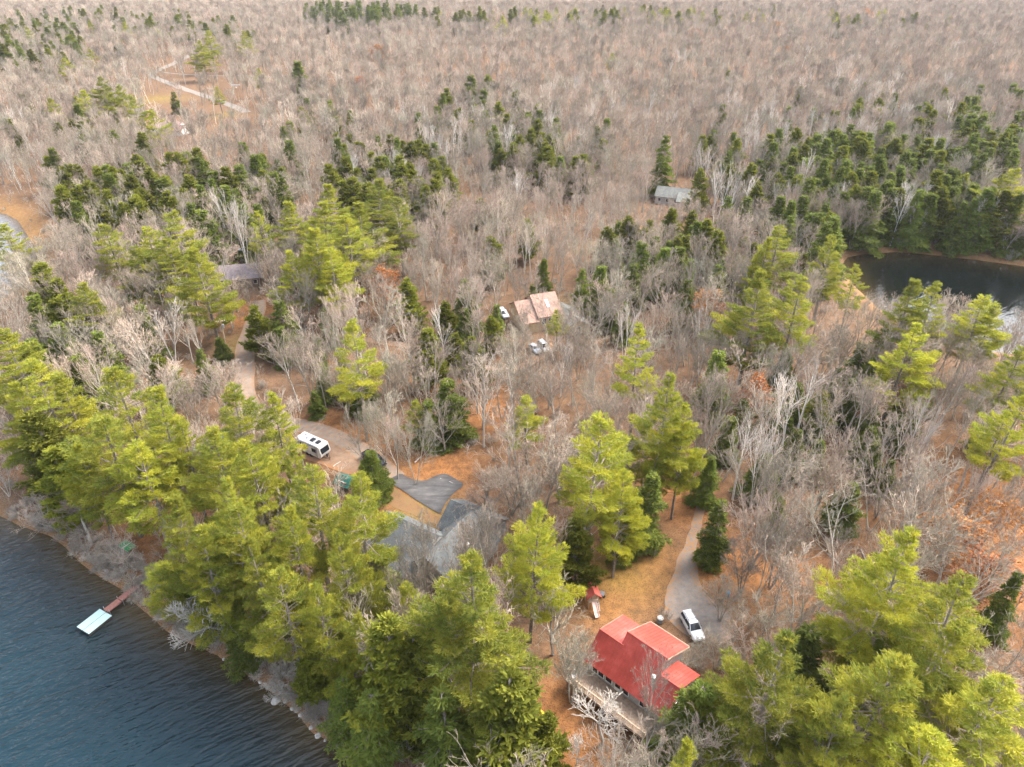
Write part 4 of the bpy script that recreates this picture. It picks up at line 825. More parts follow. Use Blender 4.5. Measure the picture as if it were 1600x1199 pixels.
CON = [(1125, 548, 58, 16, 'hemlock'), (1110, 715, 46, 10, 'hemlock'), (1128, 786, 50, 12, 'hemlock'), (905, 813, 66, 13, 'cedar'), (1018, 735, 65, 15, 'hemlock'), (985, 765, 45, 14, 'hemlock'), (1265, 978, 95, 14, 'hemlock'), (1100, 1075, 120, 15, 'hemlock'), (702, 598, 90, 13, 'hemlock'), (665, 625, 55, 10, 'hemlock'),
    (580, 711, 62, 9, 'spruce'), (598, 978, 120, 19, 'cedar'), (795, 1062, 150, 20, 'cedar'), (700, 1090, 120, 16, 'hemlock'), (480, 1020, 70, 9, 'cedar'), (575, 1085, 90, 12, 'hemlock'), (530, 1060, 70, 10, 'hemlock'), (640, 1010, 90, 17, 'cedar'), (850, 1120, 60, 12, 'cedar'), (1200, 712, 66, 9, 'hemlock'), (1335, 752, 54, 10, 'hemlock'), (1362, 668, 48, 8, 'hemlock'), (1352, 538, 62, 9, 'hemlock'),
    (850, 408, 32, 12, 'spruce'), (770, 374, 46, 14, 'cedar'), (825, 344, 36, 13, 'cedar'), (637, 440, 44, 14, 'cedar'), (935, 418, 52, 14, 'hemlock'), (1105, 345, 46, 15, 'cedar'), (1085, 332, 30, 12, 'cedar'), (1052, 328, 32, 14, 'cedar'), (1065, 393, 52, 12, 'hemlock'), (985, 342, 46, 14, 'cedar'), (1040, 213, 40, 22, 'hemlock'), (1232, 188, 28, 16, 'hemlock'), (1130, 163, 28, 15, 'hemlock'), (1140, 110, 25, 14, 'hemlock'),
    (735, 118, 40, 22, 'hemlock'), (755, 140, 34, 18, 'hemlock'), (765, 207, 55, 15, 'cedar'), (748, 313, 44, 12, 'cedar'), (782, 318, 34, 12, 'cedar'), (906, 213, 36, 14, 'hemlock'), (916, 243, 46, 14, 'hemlock'), (945, 220, 32, 16, 'cedar'), (640, 258, 66, 18, 'cedar'), (682, 250, 46, 16, 'cedar'), (665, 228, 32, 15, 'cedar'), (612, 290, 50, 15, 'cedar'), (600, 243, 46, 16, 'hemlock'), (590, 213, 26, 18, 'hemlock'), (617, 215, 26, 20, 'hemlock'),
    (545, 213, 36, 15, 'cedar'), (540, 248, 60, 17, 'cedar'), (565, 225, 40, 15, 'cedar'), (667, 290, 46, 15, 'cedar'), (700, 265, 40, 14, 'cedar'), (220, 208, 46, 18, 'cedar'), (290, 238, 46, 16, 'hemlock'), (380, 223, 46, 15, 'hemlock'), (150, 262, 70, 16, 'cedar'), (183, 268, 70, 16, 'cedar'), (130, 298, 70, 14, 'cedar'), (215, 305, 60, 15, 'cedar'), (165, 300, 60, 15, 'cedar'), (290, 298, 60, 16, 'cedar'), (330, 268, 60, 17, 'hemlock'), (315, 328, 60, 18, 'hemlock'),
    (410, 268, 60, 14, 'cedar'), (442, 263, 50, 14, 'cedar'), (350, 300, 50, 16, 'hemlock'), (60, 418, 70, 17, 'cedar'), (85, 440, 60, 15, 'cedar'), (215, 478, 46, 14, 'hemlock'), (340, 528, 30, 6, 'spruce'), (437, 473, 60, 14, 'hemlock'), (395, 482, 42, 12, 'cedar'), (490, 612, 50, 6, 'hemlock'), (562, 585, 60, 9, 'hemlock'), (60, 650, 90, 18, 'cedar'), (75, 700, 80, 16, 'cedar'), (110, 560, 60, 14, 'hemlock'), (250, 560, 60, 12, 'cedar'), (150, 520, 60, 13, 'hemlock'),
    (1395, 720, 40, 7, 'hemlock'), (1220, 780, 36, 7, 'hemlock'), (460, 97, 40, 23, 'spruce'), (270, 144, 18, 12, 'hemlock'), (525, 184, 32, 13, 'cedar'), (546, 173, 24, 16, 'hemlock'), (1560, 640, 40, 10, 'hemlock'), (1205, 1060, 60, 10, 'hemlock'), (310, 880, 70, 12, 'hemlock'), (590, 860, 60, 11, 'hemlock'), (690, 870, 50, 9, 'hemlock'), (1360, 1000, 80, 13, 'hemlock'), (1590, 900, 50, 12, 'hemlock'), (370, 975, 80, 10, 'hemlock')]
# dark evergreens in loose clumps: pixel centre of the tops, radii, how many, kinds, heights
CLUMPS = [(1395, 250, 170, 60, 133, 'hhhc', 12.1, 19.0), (1560, 185, 60, 60, 48, 'hhc', 14.3, 20.2), (1440, 332, 190, 30, 77, 'hhhc', 14.3, 20.2), (1300, 322, 90, 28, 28, 'hhc', 12.1, 16.8), (1240, 250, 70, 60, 22, 'hc', 11.0, 16.8), (1150, 250, 70, 60, 15, 'hc', 11.0, 15.7), (1400, 150, 180, 40, 28, 'hc', 12.1, 16.8),
    (1420, 200, 170, 40, 48, 'hhc', 13.2, 17.9), (870, 210, 110, 40, 22, 'hc', 12.1, 16.8), (760, 170, 120, 55, 23, 'hc', 13.2, 17.9), (610, 258, 95, 52, 44, 'ccch', 13.2, 17.9), (180, 285, 100, 45, 46, 'ccch', 13.2, 17.9), (330, 280, 130, 50, 28, 'hhc', 13.2, 17.9), (60, 60, 80, 30, 33, 'hc', 15.4, 21.3), (170, 24, 190, 16, 66, 'hc', 14.3, 20.2), (60, 35, 80, 16, 26, 'hc', 14.3, 20.2), (560, 7, 100, 9, 55, 'hh', 17.6, 24.6),
    (760, 18, 210, 9, 48, 'ccp', 15.4, 22.4), (980, 14, 140, 7, 24, 'cp', 15.4, 22.4), (555, 12, 40, 7, 21, 'h', 22.0, 26.9), (1040, 360, 90, 32, 21, 'hc', 9.9, 14.6), (700, 480, 220, 60, 15, 'hc', 8.8, 13.4), (1300, 620, 180, 90, 21, 'h', 6.6, 11.2), (80, 500, 80, 70, 15, 'hc', 9.9, 15.7), (420, 560, 120, 60, 7, 'h', 6.6, 11.2), (1010, 440, 120, 40, 10, 'h', 7.7, 13.4), (230, 40, 220, 22, 26, 'hcp', 14.3, 21.3), (1290, 20, 220, 14, 27, 'cp', 13.2, 19.0), (1180, 400, 90, 40, 10, 'hc', 8.8, 13.4), (90, 190, 90, 60, 13, 'hc', 12.1, 16.8), (480, 200, 120, 50, 13, 'hc', 12.1, 16.8)]
BIRCHES = [(1070, 68, 30, 24), (1048, 92, 18, 20), (1175, 638, 62, 19), (1205, 650, 50, 19), (655, 815, 40, 13), (245, 468, 55, 16), (1012, 1000, 45, 13), (895, 115, 30, 22), (630, 155, 24, 20), (597, 230, 26, 19), (725, 150, 26, 19), (865, 170, 30, 20), (955, 150, 30, 20), (715, 195, 26, 18), (915, 198, 30, 18), (805, 262, 34, 20), (340, 283, 40, 20), (362, 300, 34, 19),
    (1335, 80, 28, 20), (1395, 120, 32, 20), (1440, 125, 26, 20), (1490, 110, 28, 20), (1360, 115, 34, 21), (1300, 195, 28, 18), (1188, 205, 28, 18), (1470, 205, 30, 17), (1245, 275, 26, 20), (1325, 275, 30, 19), (1375, 292, 30, 18), (1150, 150, 26, 18), (1080, 150, 24, 18), (1215, 130, 26, 18), (190, 90, 20, 20), (20, 160, 28, 20), (50, 215, 24, 18), (410, 175, 22, 18), (1120, 90, 24, 18), (1560, 60, 24, 18), (1500, 60, 24, 18), (1260, 70, 22, 18), (690, 470, 40, 18), (985, 470, 45, 17), (880, 530, 40, 14)]
BIRCH_AREA = [(1330, 150, 220, 75, 66), (900, 170, 160, 60, 20), (1450, 300, 150, 30, 14), (640, 210, 120, 60, 14), (1200, 220, 120, 60, 14), (1250, 560, 260, 120, 8)]
OAKS = [(1108, 452, 62, 13), (1118, 470, 50, 10), (595, 415, 60, 14), (1215, 33, 34, 17), (1090, 45, 34, 16), (590, 70, 44, 18), (1230, 72, 22, 14), (870, 48, 26, 15), (250, 60, 24, 14), (1560, 790, 130, 12), (1500, 800, 110, 11), (1540, 860, 120, 10), (1580, 700, 70, 9), (960, 118, 20, 12), (1190, 590, 60, 13), (1430, 590, 60, 10), (560, 120, 26, 15), (1350, 12, 30, 16), (740, 160, 18, 12), (1520, 900, 70, 8)]
BROAD = [(1038, 1018, 60, 18), (812, 498, 60, 14), (838, 512, 50, 13), (884, 516, 56, 14), (795, 512, 50, 13), (908, 505, 50, 14), (860, 528, 50, 13), (822, 470, 44, 14), (345, 432, 50, 14), (380, 428, 44, 14), (1050, 300, 34, 15), (1085, 305, 34, 15), (1060, 315, 30, 13), (880, 690, 130, 13), (800, 715, 100, 12), (765, 728, 80, 11), (955, 700, 70, 12), (640, 520, 80, 14), (600, 545, 80, 15), (1345, 590, 80, 14), (1235, 800, 100, 15), (1180, 830, 80, 13), (1300, 700, 90, 14), (620, 880, 90, 12), (660, 845, 60, 11), (560, 885, 90, 12), (870, 910, 110, 14), (900, 980, 90, 13), (655, 806, 50, 17), (712, 802, 60, 17), (742, 792, 70, 18), (775, 785, 70, 15), (1100, 640, 60, 12), (1260, 880, 60, 9), (1210, 930, 70, 8), (690, 615, 70, 13), (530, 560, 70, 14), (330, 560, 80, 13), (230, 560, 80, 12), (60, 470, 60, 11), (110, 770, 90, 11), (170, 830, 70, 8), (60, 760, 100, 11), (330, 900, 90, 11), (560, 850, 70, 11), (1140, 900, 70, 9), (1130, 990, 60, 7), (1160, 940, 60, 8), (1080, 1010, 60, 8), (980, 690, 60, 12), (1010, 640, 50, 12), (860, 560, 60, 12), (760, 545, 60, 13), (720, 560, 60, 14), (660, 560, 60, 15), (590, 620, 60, 15), (560, 630, 50, 15), (610, 640, 50, 15), (640, 640, 60, 16), (100, 340, 60, 11), (470, 960, 80, 10), (500, 990, 70, 9), (300, 940, 110, 11)]
DEAD = [(950, 1092, 100, 9), (325, 905, 95, 12), (900, 1150, 60, 8), (1210, 690, 40, 12), (140, 470, 50, 12)]

for k in PROTO:
    for i, ms in enumerate(PROTO[k]):
        A = np.zeros((len(ms[-1].vertices), 3), np.float32).ravel(); ms[-1].vertices.foreach_get('co', A); A = A.reshape(-1, 3)
        PROTO[k][i] = (ms, float(np.percentile(np.hypot(A[:, 0], A[:, 1]), 93))*2)
TREES = []    # kind, x, y, z, scale xy, scale z, rotation, variant, top pixel
GRID = {}
def free(x, y, r):
    cx, cy = int(x//6), int(y//6)
    for i in (-1, 0, 1):
        for j in (-1, 0, 1):
            for (a, b, rr) in GRID.get((cx+i, cy+j), ()):
                if (a-x)**2+(b-y)**2 < (max(r, rr) if r and rr else 0)**2: return False
    return True
HOUSES = [(rh, -1.5, 13, -3.2, 10.2), (gh, -11, 7.5, -10, 12.5), (ph, -5.5, 13.5, -11.5, 5)]
HINV = [(np.array(o.matrix_basis.inverted()), a, b, c_, d_) for o, a, b, c_, d_ in HOUSES]
SIMPLE = [(o.location.x, o.location.y, 7.5) for o in bpy.data.objects if o.parent is None and o.get('category') in ('house', 'cabin', 'shed', 'car', 'pickup truck', 'trailer') and o.name not in ('red_roof_house', 'grey_roof_house', 'pink_roof_house')]
for i, s in enumerate(SIMPLE): SIMPLE[i] = (s[0], s[1], 2.4) if any(abs(o.location.x-s[0]) < .01 and o.get('category') in ('shed', 'cabin') for o in bpy.data.objects if o.parent is None) or any(abs(o.location.x-s[0]) < .01 and o.get('category') in ('car', 'pickup truck', 'trailer') for o in bpy.data.objects if o.parent is None) else s
def in_house(x, y, m=0.0):
    for Mi, a, b, c_, d_ in HINV:
        q = Mi @ np.array([x, y, 0, 1.])
        if a-m < q[0] < b+m and c_-m < q[1] < d_+m: return True
    return any((x-a)**2+(y-b)**2 < r*r for a, b, r in SIMPLE)
def plant(kind, px, py, wpx, h, shrink=True, r=2.2, lean=0):
    for q in ((1, 1.1, 1.2, 1.32, 1.45, .9, .8, .7, .6, .5) if kind in ('broad', 'birch', 'dead', 'oak') else (1, .94, .88, .8, .72, .64, .56, .48, .4)):
        hh = h*q; p = ground(px, py, hh)
        if water_dist(p[:1], p[1:2])[0] > 1.2 and not in_house(p[0], p[1]): break
    else: return None
    v = random.randrange(len(PROTO[kind])); dep = project((p[0], p[1], p[2]+hh*.6))[2]
    wm = wpx*dep/F*(1.2 if kind == 'pine' and dep > 170 and px < 900 else 1); sx = wm/PROTO[kind][v][1]; sz = hh/NOM[kind][0]; sx = min(max(sx, sz*.55), sz*1.9)
    TREES.append([kind, p[0], p[1], p[2], sx, sz, random.uniform(0, 6.28), v, lean]); GRID.setdefault((int(p[0]//6), int(p[1]//6)), []).append((p[0], p[1], r)); return p
for a in PINES: plant('pine', *a)
for a in CON: plant(a[4], *a[:4])
for a in BIRCHES: plant('birch', *a, r=1.5)
for a in OAKS: plant('oak', *a, r=1.5)
for a in BROAD: plant('broad', *a, r=1.8)
for a in DEAD: plant('dead', *a, r=1.8)
def clear_px(px, py):
    """ground the photograph shows open: keep tall evergreens off it"""
    return any(x0 < px < x1 and y0 < py < y1 for x0, y0, x1, y1 in ((455, 665, 520, 722), (560, 690, 730, 800), (915, 880, 1140, 1080), (1040, 780, 1110, 960), (810, 445, 905, 500), (368, 535, 405, 612), (1025, 285, 1105, 315), (225, 110, 400, 195)))
FAR_EVER = []
for cx, cy, rx, ry, n, ks, h0, h1 in CLUMPS:
    for _ in range(n):
        a = random.uniform(0, 6.28); q = math.sqrt(random.random()); x, y = cx+rx*q*math.cos(a), cy+ry*q*math.sin(a); k = {'h': 'hemlock', 'c': 'cedar', 'p': 'pine'}[random.choice(ks)]; h = random.uniform(h0, h1)
        p = ground(x, y, h)
        if clear_px(*project(p)[:2]) or road_dist(p[:1], p[1:2])[0] < 2.5 or not free(p[0], p[1], 1.6) or p[1] > 2600: continue
        bx_, by_, _d = project(p)
        if 1285 < bx_ < 1620 and 397 < by_ < 560: continue
        dep = project((p[0], p[1], p[2]+h*.6))[2]; plant(k, x, y, h*random.uniform(.46, .62)*F/dep*(1.1 if k == 'pine' else 1), h*1.05, r=2.2)
OUT = []  # unseen hemlocks added right of the frame, so the pond mirrors trees, not sky
for _ in range(70):
    x, y, h = random.uniform(1610, 1990), random.uniform(315, 372), random.uniform(14, 19); p = ground(x, y, h)
    if water_dist(p[:1], p[1:2])[0] > 2: OUT.append(['hemlock', p[0], p[1], p[2], h/14*1.1, h/14, random.uniform(0, 6.28), random.randrange(4), 0])
for cx, cy, rx, ry, n in BIRCH_AREA:
    for _ in range(n):
        a = random.uniform(0, 6.28); q = math.sqrt(random.random()); x, y = cx+rx*q*math.cos(a), cy+ry*q*math.sin(a); h = random.uniform(16, 22); p = ground(x, y, h)
        if free(p[0], p[1], 1.5) and road_dist(p[:1], p[1:2])[0] > 2: plant('birch', x, y, h*.38*F/project(p)[2], h, r=1.5)

# bare wood: every few metres over the whole land
FILL = []
yy = 34.0
while yy < 2300:
    s = 5.3 if yy < 230 else (6.3 if yy < 480 else (8.2 if yy < 900 else 11)); hwid = 20+yy*.86
    for xx in np.arange(-hwid, hwid, s): FILL.append((xx+random.uniform(-.46, .46)*s, yy+random.uniform(-.46, .46)*s, s))
    yy += s
FX = np.array(FILL); wd_ = water_dist(FX[:, 0], FX[:, 1]); rd_ = road_dist(FX[:, 0], FX[:, 1]); lit_ = blobs(LITTER[:9], FX[:, 0], FX[:, 1]); gr_ = blobs(GRASS, FX[:, 0], FX[:, 1]); zf = height(FX[:, 0], FX[:, 1], wd_); cl_ = vnoise(FX[:, 0], FX[:, 1], 22, 21)
marsh_ = sdist(cove, FX[:, 0], FX[:, 1])
KEEP = [(460, 676, 518, 722, .93), (567, 706, 602, 732, .95), (605, 738, 728, 802, .9), (1058, 952, 1102, 1002, .97), (912, 955, 1070, 1060, .93), (940, 870, 1045, 960, .85), (1040, 800, 1120, 960, .93), (815, 448, 880, 490, .75), (366, 530, 404, 610, .96), (376, 478, 412, 536, .7), (1030, 286, 1100, 308, .75), (250, 116, 345, 162, .75), (345, 152, 392, 180, .75), (235, 140, 262, 172, .6), (628, 700, 745, 742, .9), (840, 535, 860, 552, .5), (345, 518, 362, 556, .9),
        (1335, 395, 1600, 455, .8), (120, 920, 210, 1000, 1.), (185, 845, 215, 870, .9), (690, 560, 780, 585, .25), (900, 1020, 960, 1090, .8), (850, 1110, 870, 1140, .9), (1130, 925, 1145, 945, .9), (918, 920, 945, 965, .95), (640, 712, 665, 730, .9), (335, 412, 402, 430, .4), (1330, 395, 1600, 430, .7)]
NEARB, FARB = [], []
for i, (x, y, s) in enumerate(FILL):
    if wd_[i] < 1.5 or rd_[i] < 1.6 or in_house(x, y, .8): continue
    if marsh_[i] < 9 or (lit_[i] > .5 and random.random() < .8) or (gr_[i] > .45 and random.random() < .93): continue
    if random.random() < (.10 if cl_[i] < .6 else .28): continue
    if not free(x, y, 1.9 if y < 300 else 1.0): continue
    h = random.uniform(12.5, 19) if y < 300 else random.uniform(14, 20.5)
    if wd_[i] < 9 and y < 130: h *= random.uniform(.45, .7)
    z = zf[i]; bx, by, dp = project((x, y, z)); tx, ty, dt = project((x, y, z+h)); wpx = h*.22*F/dp
    if tx < -70 or tx > 1670 or ty > 1260: continue
    x0, x1, y0, y1 = min(bx, tx)-wpx, max(bx, tx)+wpx, ty, by-(by-ty)*.15; drop = False
    for (a, b, c_, d_, pr) in KEEP:
        if x0 < c_ and x1 > a and y0 < d_ and y1 > b and random.random() < pr: drop = True; break
    if drop: continue
    (NEARB if dp < 900 and y < 420 else FARB).append((x, y, z, h, dp))
NEARB.sort(key=lambda q: q[4])
print('trees', len(TREES), 'near bare', len(NEARB), 'far bare', len(FARB))
IND = []
for q in NEARB:
    tx, ty, _ = project((q[0], q[1], q[2]+q[3]*.7))
    if len(IND) < 235 and 0 < tx < 1600 and 0 < ty < 1199: IND.append(q)
    else: FARB.append(q)
for x, y, z, h, dp in IND:
    kind = 'bare'; v = random.randrange(len(PROTO[kind])); sz = h/17.0
    TREES.append([kind, x, y, z, sz*random.uniform(.9, 1.3), sz, random.uniform(0, 6.28), v, 0])

# ------------------------------------------------------------------ trees: link them
LOOK = {'pine': ('pine_tree', 'pine'), 'hemlock': ('hemlock_tree', 'hemlock'), 'cedar': ('cedar_tree', 'cedar'), 'spruce': ('spruce_tree', 'spruce'), 'bare': ('bare_tree', 'bare tree'), 'broad': ('bare_tree', 'bare tree'), 'birch': ('birch_tree', 'birch'), 'oak': ('rusty_oak_tree', 'oak'), 'dead': ('dead_tree', 'dead tree')}
joined = {}
def join_mesh(kind, v):
    """one mesh for a tree too far to show its parts"""
    if (kind, v) not in joined:
        ms = PROTO[kind][v][0]; Vs, Ps, at, mats, mi, n = [], [], {'rnd': [], 'tw': []}, [], [], 0
        for m in ms:
            A = np.zeros(len(m.vertices)*3, np.float32); m.vertices.foreach_get('co', A); P_ = np.zeros(len(m.loops), np.int32); m.loops.foreach_get('vertex_index', P_)
            I_ = np.zeros(len(m.polygons), np.int32); m.polygons.foreach_get('material_index', I_); base_ = len(mats); mats += list(m.materials); mi.append(I_+base_); Vs.append(A.reshape(-1, 3)); Ps.append(P_.reshape(-1, 4)+n); n += len(m.vertices)
            for k in at:
                b_ = np.zeros(len(m.vertices), np.float32)
                if k in m.attributes: m.attributes[k].data.foreach_get('value', b_)
                at[k].append(b_)
        me = new_mesh(kind+'_whole', np.concatenate(Vs), Ps, mats, {k: np.concatenate(a) for k, a in at.items()}); me.polygons.foreach_set('material_index', np.concatenate(mi)); joined[kind, v] = me
    return joined[kind, v]
LINKED = []; SPILL = list(OUT)
for k in PROTO:    # at most about 290 of a kind as things, the ones that show largest
    L_ = sorted([T for T in TREES if LOOK[T[0]][0] == LOOK[k][0]], key=lambda T: project(T[1:4])[2]/T[5])
    for T in L_[290:]: SPILL.append(T); TREES.remove(T)
for T in TREES:
    kind, x, y, z, sx, sz, rt, v, lean = T; nm, cat = LOOK[kind]; dep = project((x, y, z))[2]
    if dep > 330: o = link(nm, join_mesh(kind, v)); o.location = (x, y, z)
    else:
        o = empty(nm, (x, y, z)); link('trunk', PROTO[kind][v][0][0], o); link('crown', PROTO[kind][v][0][1], o)
    o.rotation_euler = (random.gauss(0, .025), random.gauss(0, .025), rt); o.scale = (sx, sx, sz); o['category'] = cat; LINKED.append((o, T))

# the pale tree that leans out over the lake
p = ground(384, 990); v_ = unit(np.array([-.80, -.60])); o = empty('dead_tree', tuple(p)); ms = PROTO['dead'][1][0]; link('trunk', ms[0], o); link('crown', ms[1], o); o['category'] = 'dead tree'
o.rotation_mode = 'AXIS_ANGLE'; o.rotation_axis_angle = (R(36), -v_[1], v_[0], 0); o.scale = (1.25, 1.25, 1.15); o['label'] = 'pale dead tree leaning far out over the lake beyond the dock'
p = ground(470, 1085); o = empty('dead_tree', tuple(p)); ms = PROTO['dead'][1][0]; link('trunk', ms[0], o); link('crown', ms[1], o); o['category'] = 'dead tree'
o.rotation_mode = 'AXIS_ANGLE'; o.rotation_axis_angle = (R(38), -v_[1], v_[0], 0); o.scale = (.5, .5, .6); o['label'] = 'small pale dead tree leaning from the lake bank behind the shallow-water boulder'

# ------------------------------------------------------------------ masses nobody could count: far bare wood and low undergrowth
def scatter(name, protos, pts, label, cat):
    """ONE object: points with a prototype index, scale and turn, instanced by a geometry node tree"""
    src = bpy.data.collections.new(name+'_kinds')
    for i, me in enumerate(protos):
        o = bpy.data.objects.new('%s_kind_%02d' % (name, i), me); src.objects.link(o)
    A = np.array(pts, float); me = bpy.data.meshes.new(name); me.vertices.add(len(A)); me.vertices.foreach_set('co', A[:, :3].astype(np.float32).ravel())
    for k, c in (('sxy', 3), ('sz', 4), ('turn', 5)): me.attributes.new(k, 'FLOAT', 'POINT').data.foreach_set('value', A[:, c].astype(np.float32))
    me.attributes.new('pick', 'INT', 'POINT').data.foreach_set('value', A[:, 6].astype(np.int32)); me.update()
    o = link(name, me); ng = bpy.data.node_groups.new(name, 'GeometryNodeTree')
    ng.interface.new_socket('Geometry', in_out='INPUT', socket_type='NodeSocketGeometry'); ng.interface.new_socket('Geometry', in_out='OUTPUT', socket_type='NodeSocketGeometry')
    N = ng.nodes.new; L = ng.links.new; gi, go, ip, ci = N('NodeGroupInput'), N('NodeGroupOutput'), N('GeometryNodeInstanceOnPoints'), N('GeometryNodeCollectionInfo')
    ci.inputs['Collection'].default_value = src; ci.inputs['Separate Children'].default_value = True; ci.inputs['Reset Children'].default_value = True; ip.inputs['Pick Instance'].default_value = True
    def at(n, t):
        a = N('GeometryNodeInputNamedAttribute'); a.data_type = t; a.inputs['Name'].default_value = n; return [s for s in a.outputs if s.enabled and s.name == 'Attribute'][0]
    cs, cr_ = N('ShaderNodeCombineXYZ'), N('ShaderNodeCombineXYZ'); s = at('sxy', 'FLOAT'); L(s, cs.inputs[0]); L(s, cs.inputs[1]); L(at('sz', 'FLOAT'), cs.inputs[2]); L(at('turn', 'FLOAT'), cr_.inputs[2])
    L(gi.outputs[0], ip.inputs['Points']); L(ci.outputs[0], ip.inputs['Instance']); L(at('pick', 'INT'), ip.inputs['Instance Index']); L(cr_.outputs[0], ip.inputs['Rotation']); L(cs.outputs[0], ip.inputs['Scale']); L(ip.outputs[0], go.inputs[0])
    md = o.modifiers.new('scatter', 'NODES'); md.node_group = ng; return tag(o, label, cat, None, 'stuff')
LOD = [bare_meshes('far_bare', MT['bark'], minr=.04, joined=True, seed=500+i, h=17.0, spread=(.42, .5, .38, .55)[i], first=.42, levels=3, nch=(11, 5, 4), rt=.2, lod=1.9, upw=.28)[0] for i in range(4)]
MIDB = [join_mesh('bare', v) for v in range(len(PROTO['bare']))]
pts = []
for x, y, z, h, dp in FARB:
    far = dp > 320; v = len(MIDB)+random.randrange(4) if far else random.randrange(len(MIDB)); s = h/17
    pts.append((x, y, z, s*random.uniform(.85, 1.2)*(1 if dp < 900 else 1.35), s, random.uniform(0, 6.28), v))
scatter('bare_forest', MIDB+LOD, pts, 'leafless grey brown wood covering the land to the horizon', 'forest')
if SPILL:
    ks = sorted({(T[0], T[7]) for T in SPILL}); scatter('evergreen_forest', [join_mesh(*k) for k in ks], [(T[1], T[2], T[3], T[4], T[5], T[6], ks.index((T[0], T[7]))) for T in SPILL], 'far dark evergreens standing among the leafless wood', 'forest')
# saplings and brush under the trees near enough to be seen
SAP = [bare_meshes('sapling', MT['bark'], minr=.012, joined=True, seed=520+i, h=(3.5, 5, 2.2, 4.2)[i], spread=.7, first=.2, levels=2, nch=(10, 7), rt=.03, split=(0, 0, 5, 2)[i])[0] for i in range(4)]
pts = []
for _ in range(5200):
    y = random.uniform(38, 330)**1.0; x = random.uniform(-1, 1)*(30+y*.8); pts.append((x, y))
A = np.array(pts); wdn = water_dist(A[:, 0], A[:, 1]); rdn = road_dist(A[:, 0], A[:, 1]); za = height(A[:, 0], A[:, 1], wdn); la = blobs(LITTER[:13], A[:, 0], A[:, 1]); ga = blobs(GRASS, A[:, 0], A[:, 1]); pts = []
for (x, y), a, b, z, c1, c2 in zip(A, wdn, rdn, za, la, ga):
    if a < .5 or b < .7 or in_house(x, y, .3) or (max(c1, c2) > .35 and random.random() < .93): continue
    s = random.uniform(.5, 1.1); pts.append((x, y, z-.05, s*random.uniform(.8, 1.5), s, random.uniform(0, 6.28), random.randrange(4)))
n0 = len(pts)
for _ in range(420):   # brush along the lake bank
    i = random.randrange(1, len(shore)-1); t = random.random(); q = np.array(shore[i])*(1-t)+np.array(shore[i+1])*t; p = unproject(*q, 0)[:2]; n = unit(np.array([.64, .77])); p = p+n*random.uniform(.3, 5)
    if water_dist(p[:1], p[1:])[0] < .2: continue
    pts.append((p[0], p[1], hz(*p)-.05, random.uniform(.6, 1.3), random.uniform(.25, .6), random.uniform(0, 6.28), 2))
scatter('undergrowth', SAP, pts, 'thin leafless saplings and brush between the trees', 'undergrowth')

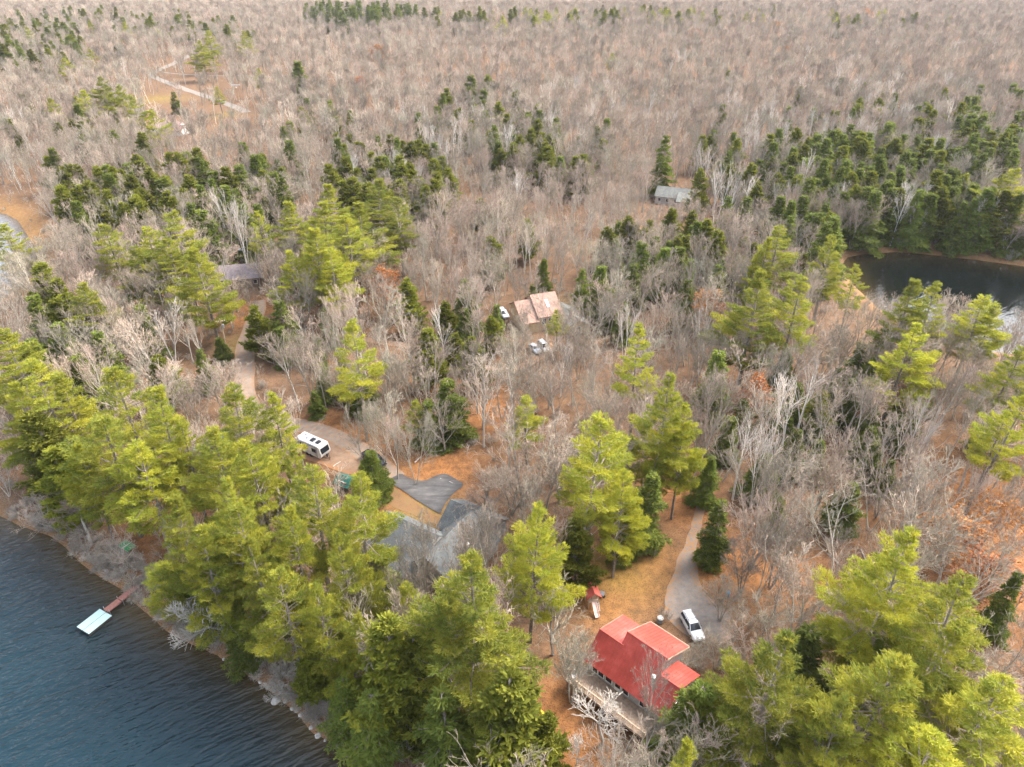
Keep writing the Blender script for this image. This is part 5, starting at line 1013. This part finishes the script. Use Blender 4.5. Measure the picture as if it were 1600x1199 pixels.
# ------------------------------------------------------------------ labels of the trees: look, nearest landmark and which of them
MARKS = [('pale lake dock', 165, 955), ('green table tennis table', 200, 858), ('white travel trailer', 489, 700), ('black pickup truck', 585, 720), ('asphalt driveway', 668, 765), ('grey-roofed house', 690, 840), ('red-roofed house', 985, 1025), ('parked white car', 1081, 980), ('gravel drive', 1070, 870), ('pink-roofed house', 850, 470),
         ('far grey cottage', 1065, 300), ('dark pond', 1440, 430), ('pale cove', 25, 380), ('far road bend', 386, 176), ('utility pole', 355, 540), ('mauve-roofed house', 368, 420), ('green-roofed cabin', 312, 700), ('rosy-roofed cottage', 263, 192), ('yellow kayak', 853, 1126), ('shallow-water boulder', 432, 1096), ('blue-roofed shed', 92, 580), ('blue barrel', 1137, 932)]
LOOKS = {'pine': 'yellow-green layered pine', 'hemlock': 'dark green dense hemlock', 'cedar': 'olive green cone-shaped cedar', 'spruce': 'small dark pointed spruce', 'bare': 'leafless grey-brown slender tree', 'broad': 'wide-spreading leafless tree', 'birch': 'white-stemmed leafless birch', 'oak': 'rust-leaved oak', 'dead': 'bleached forked dead tree'}
ORD = ['nearest', 'second nearest', 'third nearest', 'fourth nearest', 'fifth nearest', 'sixth nearest', 'seventh nearest', 'eighth nearest', 'ninth nearest', 'tenth nearest']
PLURAL = {'pine': 'pines', 'hemlock': 'hemlocks', 'cedar': 'cedars', 'spruce': 'spruces', 'bare': 'slender bare trees', 'broad': 'spreading bare trees', 'birch': 'white birches', 'oak': 'rust-leaved oaks', 'dead': 'dead trees'}
bk = {}
for o, T in LINKED:
    kind, x, y, z, sx, sz = T[:6]; px, py, dp = project((x, y, z+NOM[kind][0]*sz*.6)); d, nm, mx, my = min((math.hypot(px-a, (py-b)*1.25), n, a, b) for n, a, b in MARKS)
    dx, dy = px-mx, (py-my)*1.25; rel = ('to the right of' if dx > 0 else 'to the left of') if abs(dx) > abs(dy) else ('in front of' if dy > 0 else 'behind')
    bk.setdefault((kind, nm, rel), []).append((d, o))
for (kind, nm, rel), L in bk.items():
    L.sort(key=lambda q: q[0]); n = len(L); one = n == 1; g = '%s %s the %s' % (PLURAL[kind], rel, nm)
    for i, (d, o) in enumerate(L):
        o['group'] = g
        if one: o['label'] = '%s %s the %s' % (LOOKS[kind], rel, nm)
        elif i < len(ORD) and (n <= 10 or i < 4): o['label'] = '%s %s %s the %s' % (ORD[i], LOOKS[kind], rel, nm)
        else: o['label'] = 'farther %s %s the %s' % (LOOKS[kind], rel, nm)
# a few seen alone are told apart by their look



# ------------------------------------------------------------------ air
HAZE = 0.00005
M = Mat('haze_air'); M.t.nodes.remove(M.b); v_ = M.n('ShaderNodeVolumePrincipled'); v_.inputs['Color'].default_value = (.93, .95, 1, 1); v_.inputs['Density'].default_value = HAZE; v_.inputs['Anisotropy'].default_value = .2
M.l(v_.outputs[0], M.t.nodes['Material Output'].inputs['Volume'])
tag(MB().box(-7000, 7000, -90, 7400, -4.5, 100).obj('haze', M.m), 'thin pale haze in the air over the wood', 'haze', None, 'stuff')
